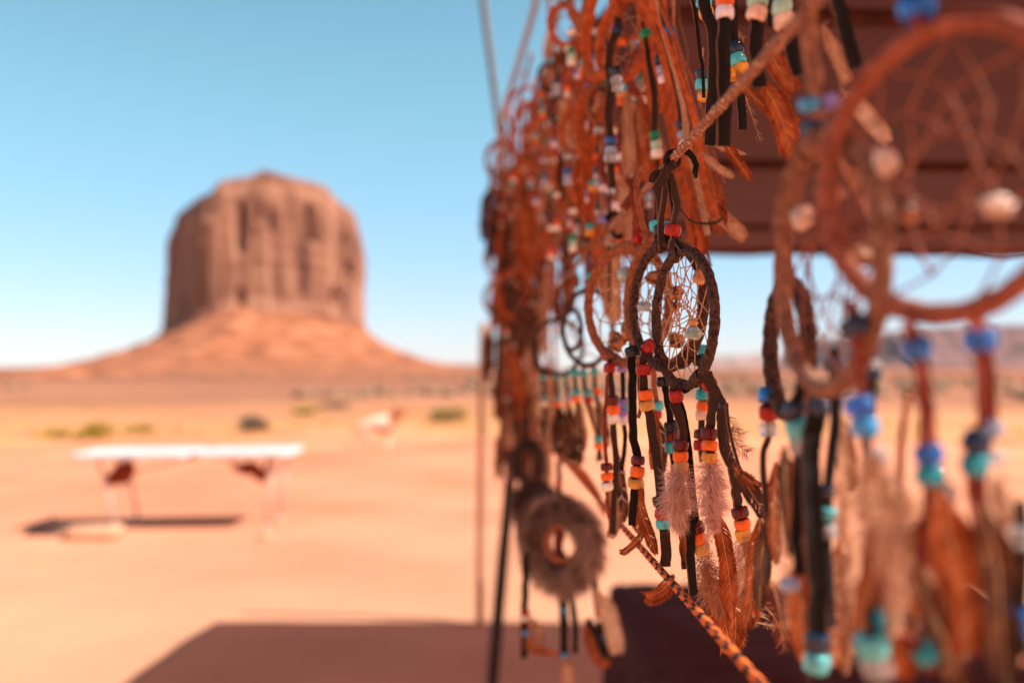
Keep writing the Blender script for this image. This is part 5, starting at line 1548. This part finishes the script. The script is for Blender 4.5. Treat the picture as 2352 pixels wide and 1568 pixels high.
# (height above the eye, metres) of the rows of hanging cords, near to far
for zr, kinds, d0, d1, n in ((0.66, (0, 3, 1), 2.2, 3.2, 5), (0.52, (0, 1, 3), 1.75, 3.25, 9), (0.38, (1, 3, 0), 1.8, 3.25, 10), (0.24, (1, 3, 0, 3, 2), 1.75, 3.25, 8), (0.10, (1, 3, 1, 3, 2), 2.2, 3.25, 7), (-0.03, (1, 3, 2), 2.3, 3.25, 8)):
    for i in range(n):
        f = (i + 0.5) / n
        d = 1 / ((1 - f) / d0 + f / d1)
        kd_ = kinds[i % len(kinds)]
        xo = 0.108 - 0.0289 * d + rnd.uniform(-0.03, 0.03) - (0.045 if zr > 0.3 else 0.068 if zr > 0.05 else 0.012) * smooth(1.8, 3.2, d)
        pos = V((xo, d + rnd.uniform(-.04, .04), 1.5 + zr + rnd.uniform(-.03, .03)))
        rows.append((kd_, pos, rnd.uniform(-0.6, 0.5), rnd.uniform(0.85, 1.2) * (0.78 if zr < 0.5 and d < 1.9 else 1)))
for kd_, pos, rz, sc in rows:
    if kd_ not in protos:
        px = PW / 2 + pos.x / pos.y * FPX
        py = HORIZON - (pos.z - 1.5) / pos.y * FPX
        protos[kd_] = local_kind(kd_, px, py, pos.y, LAB[kd_])
        o = protos[kd_]
    else:
        o = copy_tree(protos[kd_])
    o.location = pos
    o.rotation_euler = (rnd.uniform(-.06, .06), rnd.uniform(-.08, .08), rz)
    o.scale = (sc, sc, sc)

# cords those rows hang from, and the slanting edge cord at the far end
for zr, d0, d1, lab in ((0.67, 2.1, 3.3, 'short cord at the far top of the curtain'), (0.53, 0.9, 3.3, 'upper brown cord carrying the far dreamcatchers'), (0.39, 0.8, 3.3, 'middle brown cord carrying the orange suede dreamcatchers'), (0.25, 0.9, 3.3, 'brown cord just above the speckled rope\'s far end')):
    mb = MB(); pts = []
    for i in range(25):
        d = d0 + (d1 - d0) * i / 24
        pts.append(V((0.108 - 0.0289 * d - 0.045 * smooth(1.8, 3.2, d), d, 1.5 + zr - 0.012 * math.sin(PI * i / 24))))
    mb.tube(pts, 0.004, 8)
    lo = pts[12]
    ob = mb.build('cord', M['rope'], None, lo); ob.location = lo
    tag(ob, lab, 'cord', 'cords of the far curtain')
mb = MB(); pts = catmull([P(1248, -120, 2.6), P(1232, 0, 2.7), P(1196, 130, 2.9), P(1152, 285, 3.2), P(1142, 420, 3.3)], 30)
mb.tube(pts, 0.0085, 10, rfun=lambda i, j, p: 1 + 0.25 * noise.noise(p * 60))
lo = pts[0]
ob = mb.build('rope', M['tan_suede'], None, lo); ob.location = lo
tag(ob, 'tan rope slanting down the upper left edge of the curtain against the sky', 'rope')
t = thing('bead_strand', 'strand of clear and red beads against the sky, beside the tan edge rope', 'bead strand', P(1256, -60, 2.0))
thong(t, [(1256, -60), (1264, 20), (1268, 80), (1274, 140), (1288, 200), (1292, 260)], 12, M['red_suede'], 2.0, [(1262 + i * 2.2, -10 + i * 17, c) for i, c in enumerate(('red', 'clear', 'clear', 'silver', 'red', 'clear', 'clear', 'dark_red', 'red', 'red', 'peach', 'peach', 'red'))], twist=0.4)
thong(t, [(1266, 60), (1252, 110), (1262, 170), (1276, 220)], 10, M['tan_suede'], 2.0, [(1254, 120, 'red'), (1258, 150, 'peach')], twist=0.4)
feather(t, [(1272, 160), (1276, 200), (1284, 250)], 12, 2.0, 'tan_feather', n=60, bw=0.0018)

# ------------------------------------------------------------------ thin desert haze round everything
mb = MB()
mb.box(V((0, 0, 10)), 66000, 66000, 680)
hm = bpy.data.materials.new('haze')
hm.use_nodes = True
ht = hm.node_tree
ht.nodes.remove(ht.nodes['Principled BSDF'])
hv = ht.nodes.new('ShaderNodeVolumePrincipled')
hv.inputs['Color'].default_value = (0.86, 0.92, 1.0, 1)
hv.inputs['Density'].default_value = 1.3e-5
hv.inputs['Anisotropy'].default_value = 0.0
ht.links.new(hv.outputs[0], ht.nodes['Material Output'].inputs['Volume'])
tag(mb.build('haze', hm, smooth=False), kind='stuff')
